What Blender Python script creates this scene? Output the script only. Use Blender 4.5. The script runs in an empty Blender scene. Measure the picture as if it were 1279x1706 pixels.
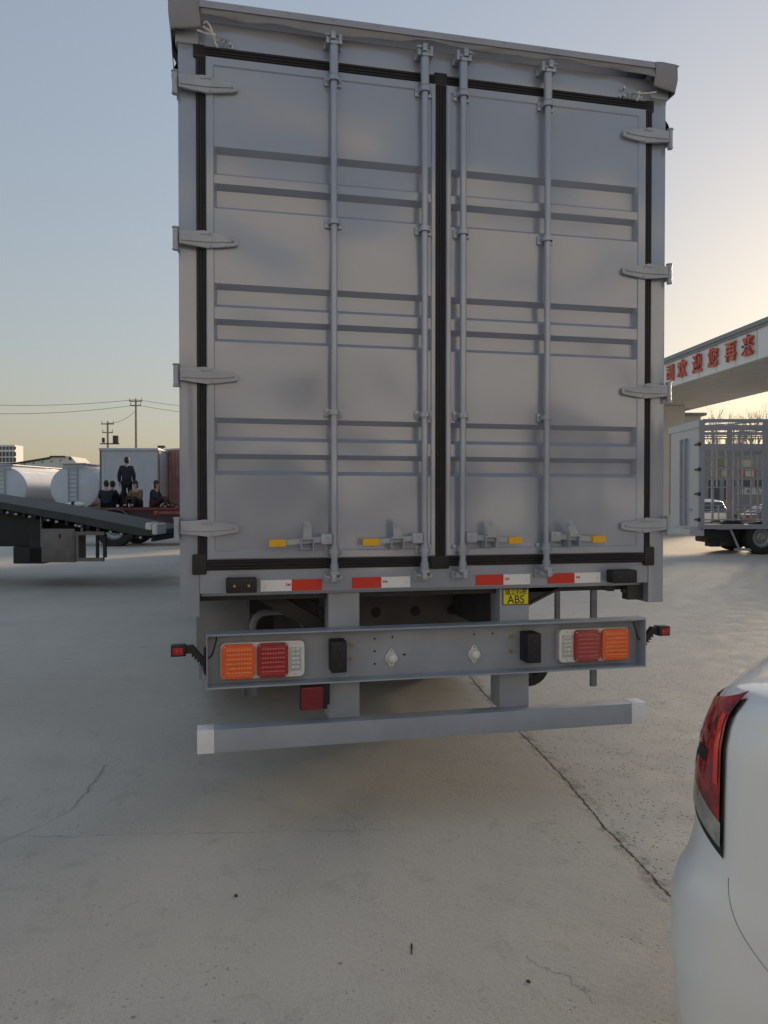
import bpy, bmesh, math, random
from mathutils import Vector, Matrix
random.seed(7)
PI = math.pi; R_ = math.radians
sc = bpy.context.scene
# ------------------------------------------------------------------ camera, sky, sun, exposure
EYE = 1.65; YAW = .2189; PITCH = -.0161; CX, CY = -1.0997, -3.6853
cd = bpy.data.cameras.new('camera'); cam = bpy.data.objects.new('camera', cd); sc.collection.objects.link(cam)
cam.location = (CX, CY, EYE); cam.rotation_euler = (PI/2+PITCH, 0, -YAW)
cd.sensor_fit = 'VERTICAL'; cd.sensor_height = 36; cd.lens = 36*1281/1706; cd.clip_start = .05; cd.clip_end = 3000
sc.camera = cam
SUN_AZ = R_(47.5); SUN_EL = R_(10.5)
w = bpy.data.worlds.new('World'); sc.world = w; w.use_nodes = True
nt = w.node_tree; nt.nodes.clear()
sky = nt.nodes.new('ShaderNodeTexSky'); sky.sky_type = 'NISHITA'; sky.sun_disc = False
sky.sun_elevation = SUN_EL; sky.sun_rotation = SUN_AZ; sky.air_density = 1.8; sky.dust_density = 1.6; sky.ozone_density = 2.4; sky.altitude = 100
bg = nt.nodes.new('ShaderNodeBackground'); bg.inputs[1].default_value = .15
wo = nt.nodes.new('ShaderNodeOutputWorld')
gm = nt.nodes.new('ShaderNodeGamma'); gm.inputs[1].default_value = .42      # hazy evening sky, its range eased like the phone did
tn = nt.nodes.new('ShaderNodeMix'); tn.data_type = 'RGBA'; tn.blend_type = 'MULTIPLY'; tn.inputs[0].default_value = 1; tn.inputs[7].default_value = (.97, 1.0, 1.14, 1)
nt.links.new(sky.outputs[0], gm.inputs[0]); nt.links.new(gm.outputs[0], tn.inputs[6]); nt.links.new(tn.outputs[2], bg.inputs[0]); nt.links.new(bg.outputs[0], wo.inputs[0])
sl = bpy.data.lights.new('sun', 'SUN'); sl.energy = 2.9; sl.angle = R_(15); sl.color = (1, .78, .52)
so = bpy.data.objects.new('sun', sl); sc.collection.objects.link(so)
so.rotation_euler = (PI/2-SUN_EL, 0, PI-SUN_AZ)
sc.view_settings.view_transform = 'Standard'; sc.view_settings.look = 'None'; sc.view_settings.gamma = 1
sc.view_settings.exposure = 1.0
# ------------------------------------------------------------------ helpers
COL = sc.collection
def mat(name, col, rough=.5, metal=0, var=.06, vs=6, bump=0, bs=20, coat=0, spec=.5, emit=None, trans=0, rv=.08, alpha=1, tint=None, ior=1.5):
    m = bpy.data.materials.new(name); m.use_nodes = True; t = m.node_tree; n = t.nodes; b = n['Principled BSDF']
    b.inputs['Roughness'].default_value = rough; b.inputs['Metallic'].default_value = metal
    b.inputs['Coat Weight'].default_value = coat; b.inputs['Coat Roughness'].default_value = .08
    b.inputs['Specular IOR Level'].default_value = spec; b.inputs['Transmission Weight'].default_value = trans
    b.inputs['IOR'].default_value = ior
    tc = n.new('ShaderNodeTexCoord')
    ns = n.new('ShaderNodeTexNoise'); ns.inputs['Scale'].default_value = vs; ns.inputs['Detail'].default_value = 5
    t.links.new(tc.outputs['Object'], ns.inputs['Vector'])
    r = n.new('ShaderNodeValToRGB'); c = Vector(col)
    c2 = Vector(tint) if tint else c
    r.color_ramp.elements[0].position = .3; r.color_ramp.elements[1].position = .7
    r.color_ramp.elements[0].color = (*[x*(1-var) for x in c2], 1); r.color_ramp.elements[1].color = (*[min(1, x*(1+var)) for x in c], 1)
    t.links.new(ns.outputs[0], r.inputs[0]); t.links.new(r.outputs[0], b.inputs['Base Color'])
    if rv:
        mr = n.new('ShaderNodeMapRange'); mr.inputs['To Min'].default_value = max(0, rough-rv); mr.inputs['To Max'].default_value = min(1, rough+rv)
        t.links.new(ns.outputs[0], mr.inputs[0]); t.links.new(mr.outputs[0], b.inputs['Roughness'])
    if bump:
        n2 = n.new('ShaderNodeTexNoise'); n2.inputs['Scale'].default_value = bs; n2.inputs['Detail'].default_value = 4
        t.links.new(tc.outputs['Object'], n2.inputs['Vector'])
        bp = n.new('ShaderNodeBump'); bp.inputs['Distance'].default_value = bump; bp.inputs['Strength'].default_value = 1
        t.links.new(n2.outputs[0], bp.inputs['Height']); t.links.new(bp.outputs[0], b.inputs['Normal'])
    if emit: b.inputs['Emission Color'].default_value = (*emit[0], 1); b.inputs['Emission Strength'].default_value = emit[1]
    return m
class MB:
    def __init__(s): s.bm = bmesh.new(); s.mi = 0
    def _m(s, fs):
        for f in fs: f.material_index = s.mi
    def box(s, x0, x1, y0, y1, z0, z1, bev=0, M=None):
        r = bmesh.ops.create_cube(s.bm, size=1); vs = r['verts']
        for v in vs: v.co = Vector(((x0+x1)/2+v.co.x*(x1-x0), (y0+y1)/2+v.co.y*(y1-y0), (z0+z1)/2+v.co.z*(z1-z0)))
        fs = {f for v in vs for f in v.link_faces}
        if bev:
            es = {e for v in vs for e in v.link_edges}
            g = bmesh.ops.bevel(s.bm, geom=list(es), offset=bev, segments=2, profile=.6, affect='EDGES')
            vs = {v for f in g['faces'] for v in f.verts}; fs = {f for v in vs for f in v.link_faces}; vs = {v for f in fs for v in f.verts}
        if M:
            for v in vs: v.co = M @ v.co
        s._m(fs); return s
    def cyl(s, a, b, r, r2=None, seg=16, caps=True):
        a, b = Vector(a), Vector(b); d = b-a; q = d.to_track_quat('Z', 'Y').to_matrix(); r2 = r if r2 is None else r2
        A = []; B = []
        for i in range(seg):
            t = 2*PI*i/seg; u = q @ Vector((math.cos(t), math.sin(t), 0)); A.append(s.bm.verts.new(a+u*r)); B.append(s.bm.verts.new(b+u*r2))
        fs = [s.bm.faces.new((A[i], A[(i+1) % seg], B[(i+1) % seg], B[i])) for i in range(seg)]
        if caps: fs += [s.bm.faces.new(A[::-1]), s.bm.faces.new(B)]
        s._m(fs); return s
    def tube(s, pts, r, seg=8, closed=False):
        P = [Vector(p) for p in pts]; n = len(P); rings = []
        up = Vector((0, 0, 1))
        for i, p in enumerate(P):
            if closed: d = P[(i+1) % n]-P[i-1]
            else: d = P[min(i+1, n-1)]-P[max(i-1, 0)]
            d.normalize(); u = d.cross(up)
            if u.length < .05: u = d.cross(Vector((0, 1, 0)))
            u.normalize(); v = u.cross(d); rr = r[i] if isinstance(r, (list, tuple)) else r
            rings.append([s.bm.verts.new(p+(u*math.cos(2*PI*k/seg)+v*math.sin(2*PI*k/seg))*rr) for k in range(seg)])
        fs = []
        for i in range(n if closed else n-1):
            a, b = rings[i], rings[(i+1) % n]
            for k in range(seg): fs.append(s.bm.faces.new((a[k], a[(k+1) % seg], b[(k+1) % seg], b[k])))
        if not closed: fs += [s.bm.faces.new(rings[0][::-1]), s.bm.faces.new(rings[-1])]
        s._m(fs); return s
    def prism(s, poly, a, b, axis='y', M=None):
        # polygon extruded along an axis; poly coords are the two remaining axes in order
        def mk(p, t): return {'y': (p[0], t, p[1]), 'x': (t, p[0], p[1]), 'z': (p[0], p[1], t)}[axis]
        A = [s.bm.verts.new(mk(p, a)) for p in poly]; B = [s.bm.verts.new(mk(p, b)) for p in poly]; n = len(poly)
        fs = [s.bm.faces.new(A), s.bm.faces.new(B[::-1])]+[s.bm.faces.new((A[i], B[i], B[(i+1) % n], A[(i+1) % n])) for i in range(n)]
        if M:
            for v in A+B: v.co = M @ v.co
        s._m(fs); return s
    def lathe(s, prof, M=Matrix(), seg=24):
        rings = []
        for r, h in prof:
            if r < 1e-6: rings.append([s.bm.verts.new(M @ Vector((0, 0, h)))]*seg)
            else: rings.append([s.bm.verts.new(M @ Vector((r*math.cos(2*PI*k/seg), r*math.sin(2*PI*k/seg), h))) for k in range(seg)])
        fs = []
        for a, b in zip(rings, rings[1:]):
            for k in range(seg):
                q = []; [q.append(x) for x in (a[k], a[(k+1) % seg], b[(k+1) % seg], b[k]) if x not in q]
                if len(q) > 2: fs.append(s.bm.faces.new(q))
        s._m(fs); return s
    def grid(s, nu, nv, fn, flip=False):
        V = [[s.bm.verts.new(fn(i/nu, j/nv)) for j in range(nv+1)] for i in range(nu+1)]; fs = []
        for i in range(nu):
            for j in range(nv):
                q = (V[i][j], V[i+1][j], V[i+1][j+1], V[i][j+1]); fs.append(s.bm.faces.new(q[::-1] if flip else q))
        s._m(fs); return s
    def sphere(s, c, r, sx=1, sy=1, sz=1, seg=16):
        g = bmesh.ops.create_uvsphere(s.bm, u_segments=seg, v_segments=max(6, seg//2), radius=r)
        for v in g['verts']: v.co = Vector(c)+Vector((v.co.x*sx, v.co.y*sy, v.co.z*sz))
        s._m({f for v in g['verts'] for f in v.link_faces}); return s
    def build(s, name, m, parent=None, bevel=0, solid=0, smooth=35, recalc=True, label=None):
        if recalc: bmesh.ops.recalc_face_normals(s.bm, faces=s.bm.faces)
        me = bpy.data.meshes.new(name); s.bm.to_mesh(me); s.bm.free()
        for x in (m if isinstance(m, (list, tuple)) else [m]): me.materials.append(x)
        if smooth: me.shade_smooth(); me.set_sharp_from_angle(angle=R_(smooth))
        o = bpy.data.objects.new(name, me); COL.objects.link(o)
        if parent: o.parent = parent
        if solid: d = o.modifiers.new('solid', 'SOLIDIFY'); d.thickness = solid; d.offset = -1
        if bevel:
            d = o.modifiers.new('bevel', 'BEVEL'); d.width = bevel; d.segments = 2; d.limit_method = 'ANGLE'; d.angle_limit = R_(40); d.harden_normals = True
        if label: o['label'] = label
        return o
def tag(o, label, cat, group=None, kind=None):
    o['label'] = label; o['category'] = cat
    if group: o['group'] = group
    if kind: o['kind'] = kind
    return o
def thing(name, label, cat, loc=(0, 0, 0), rz=0, group=None):
    o = bpy.data.objects.new(name, None); COL.objects.link(o); o.location = loc; o.rotation_euler = (0, 0, rz); o.empty_display_size = .2
    return tag(o, label, cat, group)
def struct(name, b, m, **k):
    o = b.build(name, m, **k); o['kind'] = 'structure'; return o
def copy_tree(o, parent=None):
    c = o.copy(); COL.objects.link(c); c.parent = parent
    for ch in list(o.children): copy_tree(ch, c)
    return c
F0 = Vector((math.sin(YAW), math.cos(YAW), 0)); R0 = Vector((math.cos(YAW), -math.sin(YAW), 0))
def vp(lat, dep, z=0):   # metres right of and away from the photographer
    p = Vector((CX, CY, 0))+R0*lat+F0*dep; return (p.x, p.y, z)
def text(name, s, size, m, parent, M, depth=.002, sx=1, bold=0):
    cu = bpy.data.curves.new(name, 'FONT'); cu.body = s; cu.size = size; cu.align_x = 'CENTER'; cu.align_y = 'CENTER'; cu.extrude = depth; cu.offset = bold
    o = bpy.data.objects.new('tmp', cu); COL.objects.link(o)
    me = bpy.data.meshes.new_from_object(o.evaluated_get(bpy.context.evaluated_depsgraph_get())); bpy.data.objects.remove(o)
    me.name = name; me.materials.clear(); me.materials.append(m)
    me.transform(M @ Matrix.Diagonal((sx, 1, 1, 1)))
    o = bpy.data.objects.new(name, me); COL.objects.link(o); o.parent = parent; return o
FACE = Matrix(((1, 0, 0, 0), (0, 0, -1, 0), (0, 1, 0, 0), (0, 0, 0, 1)))   # text facing -Y
def rrect(x0, x1, z0, z1, r, n=5):
    P = []
    for cx, cz, a in ((x1-r, z1-r, 0), (x0+r, z1-r, 90), (x0+r, z0+r, 180), (x1-r, z0+r, 270)):
        for i in range(n+1): t = R_(a+90*i/n); P.append((cx+r*math.cos(t), cz+r*math.sin(t)))
    return P
# ------------------------------------------------------------------ materials
def truck_paint():
    m = mat('truck_grey_paint', (.335, .365, .430), .23, .22, .03, 1.7, 0, coat=.6, rv=.05)
    t = m.node_tree; n = t.nodes; b = n['Principled BSDF']; tc = n['Texture Coordinate']
    a = n.new('ShaderNodeTexNoise'); a.inputs['Scale'].default_value = 2.6; a.inputs['Detail'].default_value = 0; t.links.new(tc.outputs['Object'], a.inputs['Vector'])
    mp = n.new('ShaderNodeMapping'); mp.inputs['Scale'].default_value = (.35, 1, 40); t.links.new(tc.outputs['Object'], mp.inputs[0])
    c = n.new('ShaderNodeTexNoise'); c.inputs['Scale'].default_value = 3; t.links.new(mp.outputs[0], c.inputs['Vector'])
    e = n.new('ShaderNodeTexNoise'); e.inputs['Scale'].default_value = 160; t.links.new(tc.outputs['Object'], e.inputs['Vector'])
    b1 = n.new('ShaderNodeBump'); b1.inputs['Distance'].default_value = .034; b1.inputs['Strength'].default_value = 1; t.links.new(a.outputs[0], b1.inputs['Height'])
    b2 = n.new('ShaderNodeBump'); b2.inputs['Distance'].default_value = .00022; t.links.new(c.outputs[0], b2.inputs['Height']); t.links.new(b1.outputs[0], b2.inputs['Normal'])
    b3 = n.new('ShaderNodeBump'); b3.inputs['Distance'].default_value = .0002; b3.inputs['Strength'].default_value = .5; t.links.new(e.outputs[0], b3.inputs['Height']); t.links.new(b2.outputs[0], b3.inputs['Normal'])
    t.links.new(b3.outputs[0], b.inputs['Normal']); t.links.new(b3.outputs[0], b.inputs['Coat Normal'])
    b.inputs['Coat Roughness'].default_value = .12
    return m
PAINT = truck_paint()
STEEL = mat('truck_grey_steel', (.32, .35, .40), .48, 0, .09, 5, .0004, 90, coat=.1)
GALV = mat('hinge_grey_metal', (.37, .395, .44), .40, .12, .12, 12, .0008, 60)
TRIM = mat('roof_trim_metal', (.33, .335, .37), .35, .3, .08, 4, .0005, 30)
TARP = mat('grey_tarpaulin', (.24, .24, .255), .55, 0, .08, 9, .006, 12)
FLAP = mat('dark_canvas', (.03, .03, .034), .95, 0, .2, 20, spec=.05)
RUB = mat('black_rubber', (.014, .014, .016), .55, 0, .3, 14, .0008, 60)
PLAS = mat('black_plastic', (.012, .012, .013), .4, 0, .2, 10, .0004, 120)
DARK = mat('dark_underbody', (.045, .044, .046), .7, 0, .4, 6, .002, 20)
MUD = mat('underbody_grey', (.20, .21, .23), .6, 0, .2, 6, .001, 30)
YEL = mat('yellow_grip', (.80, .42, .015), .45, 0, .06, 12, .001, 60)
WHITE = mat('white_plastic', (.72, .72, .70), .35, 0, .04, 12, coat=.3)
RWHITE = mat('white_reflective_tape', (.80, .80, .82), .4, 0, .05, 60, .0002, 200)
RRED = mat('red_reflective_tape', (.62, .035, .015), .4, 0, .08, 60, .0002, 200)
ORANGE = mat('orange_lens', (.80, .11, .01), .18, 0, .08, 30, coat=.6)
ORLED = mat('orange_led_grid', (.85, .34, .14), .3, 0, .15, 60)
LRED = mat('red_lens', (.33, .012, .018), .18, 0, .12, 30, coat=.6)
FOGR = mat('dark_red_lens', (.20, .010, .018), .22, 0, .15, 40, coat=.4)
REDLED = mat('red_led_grid', (.60, .15, .13), .3, 0, .15, 60)
CLEARL = mat('clear_led_cells', (.55, .57, .55), .12, .3, .15, 60, coat=1)
BRASS = mat('zinc_yellow_bolt', (.42, .38, .16), .35, .8, .2, 60)
CHROME = mat('bright_metal', (.55, .55, .55), .3, .9, .1, 30)
SIGNY = mat('yellow_sticker', (.78, .70, .02), .4, 0, .04, 30)
BLACKINK = mat('black_print', (.015, .015, .015), .5, 0)
PINK = mat('pink_red_print', (.55, .08, .12), .5)
GREYINK = mat('grey_print', (.35, .33, .30), .6)
ROPE = mat('white_rope', (.62, .58, .50), .8, 0, .15, 80, .001, 300)
GREEN = mat('green_grommet', (.05, .35, .08), .5)
TYRE = mat('tyre_rubber', (.022, .021, .021), .75, 0, .3, 8, .003, 40)
RIM = mat('steel_rim', (.32, .33, .34), .45, .5, .15, 6)
GLASS = mat('dark_car_glass', (.02, .024, .03), .06, 0, .1, 3, coat=1, rv=0)
# ------------------------------------------------------------------ ground
def ground_mat():
    m = bpy.data.materials.new('concrete_yard'); m.use_nodes = True; t = m.node_tree; n = t.nodes; L = t.links; b = n['Principled BSDF']
    g = n.new('ShaderNodeNewGeometry'); P = g.outputs['Position']
    sx = n.new('ShaderNodeSeparateXYZ'); L.new(P, sx.inputs[0])
    def noise(sc_, det=6, rough=.55, vec=None, dist=0):
        q = n.new('ShaderNodeTexNoise'); q.inputs['Scale'].default_value = sc_; q.inputs['Detail'].default_value = det; q.inputs['Roughness'].default_value = rough; q.inputs['Distortion'].default_value = dist
        L.new(vec or P, q.inputs['Vector']); return q.outputs[0]
    def mth(op, a, b_=None, c=None, clamp=False):
        q = n.new('ShaderNodeMath'); q.operation = op; q.use_clamp = clamp
        for i, x in enumerate((a, b_, c)):
            if x is None: continue
            if isinstance(x, (int, float)): q.inputs[i].default_value = x
            else: L.new(x, q.inputs[i])
        return q.outputs[0]
    def mr(v, a, b_, c=0, d=1, sm=True):
        q = n.new('ShaderNodeMapRange'); q.interpolation_type = 'SMOOTHSTEP' if sm else 'LINEAR'
        for i, x in enumerate((a, b_, c, d)): q.inputs[i+1].default_value = x
        L.new(v, q.inputs[0]); return q.outputs[0]
    def mix(f, a, b_):
        q = n.new('ShaderNodeMix'); q.data_type = 'RGBA'
        if isinstance(f, (int, float)): q.inputs[0].default_value = f
        else: L.new(f, q.inputs[0])
        for i, x in ((6, a), (7, b_)):
            if isinstance(x, tuple): q.inputs[i].default_value = (*x, 1)
            else: L.new(x, q.inputs[i])
        return q.outputs[2]
    n1 = noise(.45, 5); n2 = noise(3.2, 8, .65); n3 = noise(38, 5, .7); n4 = noise(190, 3, .7)
    wob = mth('ADD', mth('MULTIPLY', mth('SUBTRACT', noise(1.6, 6, .65), .5), .20), mth('MULTIPLY', mth('SUBTRACT', noise(14, 6, .75), .5), .075))
    X, Y = sx.outputs[0], sx.outputs[1]
    def line(x0, y0, x1, y1, wid, wobk=1.0, soft=None, seed=0):
        dx, dy = x1-x0, y1-y0; l = math.hypot(dx, dy); nx, ny = dy/l, -dx/l
        d = mth('ADD', mth('ADD', mth('MULTIPLY', X, nx), mth('MULTIPLY', Y, ny)), -(x0*nx+y0*ny))
        d = mth('ADD', d, mth('MULTIPLY', wob, wobk)); ad = mth('ABSOLUTE', d)
        c = mr(ad, wid*.35, wid, 1, 0)
        tt = mth('ADD', mth('ADD', mth('MULTIPLY', X, dx/l/l), mth('MULTIPLY', Y, dy/l/l)), -(x0*dx+y0*dy)/l/l)
        c = mth('MULTIPLY', c, mth('MULTIPLY', mr(tt, -.05, .06), mr(tt, .94, 1.05, 1, 0)))
        return c, d
    joint, jd = line(.66, -1.65, 2.55, 14.2, .010, .55)
    side = mr(jd, -.05, .05)      # 1 on the right, rougher slab
    side = mth('MULTIPLY', side, 1)
    wear = mth('MULTIPLY', mr(noise(9, 5, .7), .42, .62), mr(mth('ABSOLUTE', jd), .02, .085, 1, 0))
    cracks = [line(-1.76, 1.35, -1.84, .62, .009, .9)[0], line(-1.84, .62, -2.6, -.35, .004, 1.1)[0], line(-2.4, .42, -.2, .02, .0035, .8)[0], line(3.2, 4.4, 7.5, 5.0, .011, 1)[0],
              line(.0, -1.1, .12, -1.40, .005, 1.4)[0], line(-9, 7.5, 1.2, 7.1, .010, .8)[0], line(1.6, 7.9, 13, 8.8, .012, .8)[0], line(-6, 4.2, -2, 3.8, .006, 1)[0]]
    cr = joint
    for k, c in enumerate(cracks): cr = mth('MAXIMUM', cr, mth('MULTIPLY', c, .32 if k == 0 else .2))
    broken = mth('MULTIPLY', cr, mr(noise(26, 3, .6), .28, .5, .25, 1))
    base = mix(mr(n1, .32, .68), (.52, .475, .405), (.62, .57, .49))
    base = mix(mth('MULTIPLY', mr(n2, .40, .66), .45), base, (.60, .55, .47))
    base = mix(mth('MULTIPLY', side, .55), base, (.62, .565, .49))
    stain = mr(noise(1.15, 6, .6, dist=.6), .52, .70)
    base = mix(mth('MULTIPLY', stain, .22), base, (.40, .36, .30))
    # aggregate pits, stronger on the worn slab
    vo = n.new('ShaderNodeTexVoronoi'); vo.inputs['Scale'].default_value = 42; L.new(P, vo.inputs['Vector'])
    pit = mr(vo.outputs['Distance'], .14, .34, 1, 0)
    sel = n.new('ShaderNodeSeparateColor'); L.new(vo.outputs['Color'], sel.inputs[0])
    patch = mr(noise(2.4, 6, .7), .47, .63)
    pit = mth('MULTIPLY', mth('MULTIPLY', pit, mr(sel.outputs[0], .52, .58)), mth('MAXIMUM', mth('MULTIPLY', side, mr(noise(1.6, 3), .35, .5, .35, 1)), mth('MULTIPLY', patch, .55)))
    base = mix(mth('MULTIPLY', pit, .9), base, (.13, .122, .11))
    # sparse small stones and crumbs
    vo2 = n.new('ShaderNodeTexVoronoi'); vo2.inputs['Scale'].default_value = 7; L.new(P, vo2.inputs['Vector'])
    s2 = n.new('ShaderNodeSeparateColor'); L.new(vo2.outputs['Color'], s2.inputs[0])
    spot = mth('MULTIPLY', mr(vo2.outputs['Distance'], .045, .075, 1, 0), mr(s2.outputs[1], .86, .87))
    base = mix(mth('MULTIPLY', spot, .6), base, (.08, .075, .07))
    base = mix(mth('MULTIPLY', mth('SUBTRACT', n3, .5), 1.6, None, True), base, (.55, .54, .51))
    base = mix(mr(n4, .50, .72, 0, .50), base, (.17, .16, .145))
    base = mix(mr(noise(75, 4, .75), .52, .70, 0, .40), base, (.20, .188, .17))
    base = mix(mr(noise(.9, 7, .7, dist=1.2), .50, .72, 0, .30), base, (.60, .55, .465))
    base = mix(mr(noise(5.5, 6, .75, dist=.5), .52, .72, 0, .30), base, (.25, .225, .19))
    base = mix(mth('MULTIPLY', wear, .5), base, (.09, .085, .078))
    base = mix(mth('MULTIPLY', broken, .88), base, (.03, .028, .025))
    L.new(base, b.inputs['Base Color'])
    L.new(mr(n2, .3, .7, .62, .88), b.inputs['Roughness']); b.inputs['Specular IOR Level'].default_value = .35
    h = mth('ADD', mth('MULTIPLY', n3, .0034), mth('MULTIPLY', n4, .0014)); h = mth('ADD', h, mth('MULTIPLY', n2, .005))
    h = mth('SUBTRACT', h, mth('MULTIPLY', pit, .0035)); h = mth('SUBTRACT', h, mth('MULTIPLY', broken, .012)); h = mth('SUBTRACT', h, mth('MULTIPLY', wear, .004))
    bp = n.new('ShaderNodeBump'); bp.inputs['Distance'].default_value = 1; bp.inputs['Strength'].default_value = 1
    L.new(h, bp.inputs['Height']); L.new(bp.outputs[0], b.inputs['Normal'])
    return m
g = MB(); g.grid(8, 8, lambda u, v: (-700+1400*u, -700+1400*v, 0)); struct('ground', g, ground_mat(), smooth=0)
# ------------------------------------------------------------------ the box truck
T = thing('box_truck', 'large grey box truck seen from behind with closed double doors and lock rods', 'truck', (0, 0, 0))
ZS = .0
b = MB()   # cargo box walls and roof
b.box(-1.235, -1.205, .13, 17, 1.21, 3.84); b.box(1.205, 1.235, .13, 17, 1.21, 3.84); b.box(-1.235, 1.235, .13, 17, 3.84, 3.875)
b.box(-1.2, 1.2, 16.95, 17, 1.21, 3.84)
for i in range(57):
    y = .35+i*.29
    b.box(-1.25, -1.235, y, y+.12, 1.28, 3.78); b.box(1.235, 1.25, y, y+.12, 1.28, 3.78)
b.build('cargo_box', PAINT, T)
b = MB(); b.box(-1.2, 1.2, .12, 16.9, 1.16, 1.209); b.build('cargo_floor', DARK, T)
for s in (-1, 1): b = MB(); b.box(*sorted((s*1.19, s*1.21)), 2.4, 15.6, .26, 1.165); b.build('sun_stop_panel', STEEL, T)  # added unseen panels that stop low sun passing under the truck
for s, zb in ((-1, 1.102), (1, 1.102)):
    b = MB(); b.box(min(s*1.25, s*1.162), max(s*1.25, s*1.162), 0, .125, zb, 3.80, .004)
    b.box(min(s*1.162, s*1.15), max(s*1.162, s*1.15), .02, .125, 1.21, 3.75)
    b.box(*sorted((s*1.16, s*1.262)), .0, .13, 3.801, 3.90)  # hidden block added to keep sun off the corner flap
    b.build('corner_post', PAINT, T)
# header beam
b = MB(); b.box(-1.161, 1.161, .003, .12, 3.70, 3.862, .003); b.build('rear_header', PAINT, T)
# rear sill
b = MB(); b.box(-1.161, 1.161, .003, .12, 1.209, 1.40, .003); b.box(-1.155, 1.155, .06, .12, 1.19, 1.209); b.build('rear_sill', PAINT, T)
b = MB(); b.box(-1.19, 1.19, .04, .11, 1.38, 3.72)   # jamb behind the doors
b.build('door_frame', DARK, T)
# doors
RIBS = [(3.285, 3.155), (3.116, 3.000), (2.655, 2.545), (2.491, 2.385), (2.032, 1.925), (1.864, 1.765)]
def door(x0, x1, hinge_left):
    px0, px1 = (x0+.038, x1-.026) if hinge_left else (x0+.026, x1-.048)
    zs = [1.369, 1.375, 1.405, 1.411]
    for a, c in reversed(RIBS): zs += [c, c+.020, a-.022, a]
    extra = []
    zs += [3.650, 3.656, 3.690, 3.695]
    zz = []
    for a, c in zip(zs, zs[1:]):
        k = max(1, int((c-a)/.06)); zz += [a+(c-a)*i/k for i in range(k)]
    zz.append(zs[-1])
    xs = [x0, x0+.005, px0-.004, px0, px0+.012]
    m_ = 16
    xs += [px0+.012+(px1-.024-px0)*i/m_ for i in range(1, m_)] + [px1-.012, px1, px1+.004, x1-.005, x1]
    def dep(x, z):
        d = 0
        if x in (x0, x1) or z in (zs[0], zs[-1]): return .006
        if px0-.001 < x < px1+.001 and 1.41 < z < 3.651: d = .006
        else: return 0
        if px0+.006 < x < px1-.006:
            for a, c in RIBS:
                if c+.015 < z < a-.015: d = .040
        return d
    b = MB(); V = [[b.bm.verts.new((x, -.022+dep(x, z), z)) for z in zz] for x in xs]
    for i in range(len(xs)-1):
        for j in range(len(zz)-1): b.bm.faces.new((V[i][j], V[i+1][j], V[i+1][j+1], V[i][j+1]))
    # edges back to the frame
    for i in range(len(xs)-1):
        for j in (0, len(zz)-1):
            a, c = V[i][j], V[i+1][j]; e = b.bm.verts.new((a.co.x, .035, a.co.z)); f = b.bm.verts.new((c.co.x, .035, c.co.z)); b.bm.faces.new((a, c, f, e))
    for j in range(len(zz)-1):
        for i in (0, len(xs)-1):
            a, c = V[i][j], V[i][j+1]; e = b.bm.verts.new((a.co.x, .035, a.co.z)); f = b.bm.verts.new((c.co.x, .035, c.co.z)); b.bm.faces.new((a, c, f, e))
    return b.build('door', PAINT, T, smooth=25)
DL = door(-1.127, -.022, True); DR = door(.031, 1.125, False)
def cap(b, x, z, y=-.022, r=.006, d=.004): b.cyl((x, y+.001, z), (x, y-d, z), r, r*.8, 8)
# seals
def seal_bar(b, x0, x1, z0, z1, vert):
    b.box(x0, x1, -.008, .03, z0, z1, .004)
    for k in (.22, .5, .78):
        if vert: c = x0+(x1-x0)*k; b.tube([(c, -.009, z0+.004), (c, -.009, z1-.004)], .0055, 8)
        else: c = z0+(z1-z0)*k; b.tube([(x0+.004, -.009, c), (x1-.004, -.009, c)], .0055, 8)
b = MB()
seal_bar(b, -1.175, 1.165, 3.6955, 3.745, False); seal_bar(b, -1.175, 1.165, 1.318, 1.3685, False)
seal_bar(b, -1.170, -1.1275, 1.37, 3.694, True); seal_bar(b, 1.1255, 1.166, 1.37, 3.694, True)
b.box(-1.195, -1.13, -.016, .03, 1.300, 1.395, .008); b.box(1.13, 1.19, -.016, .03, 1.300, 1.40, .008)
b.box(-1.182, -1.129, -.011, .03, 3.690, 3.749, .006); b.box(1.129, 1.175, -.011, .03, 3.690, 3.748, .006)
b.build('door_seal', RUB, T)
b = MB(); seal_bar(b, -.0215, .0305, 1.37, 3.694, True); b.box(-.045, .052, -.014, .02, 1.305, 1.372, .006); b.box(-.028, .038, -.013, .02, 3.69, 3.755, .006); b.build('centre_seal', RUB, T)
# roof flashing with rivets
b = MB(); b.prism([(-.052, 3.896), (-.052, 3.926), (.16, 3.94), (.16, 3.93), (-.046, 3.918), (-.046, 3.896)], -1.222, 1.262, 'x')
b.build('roof_trim', TRIM, T, bevel=.001)
b = MB(); b.box(-1.222, 1.262, -.0545, -.0525, 3.893, 3.9105)
for i in range(12): x = -1.18+i*.215; b.sphere((x, -.0535, 3.917), .0065, 1, .5, 1, 10)
b.build('trim_rivets', TRIM, T)
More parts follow.
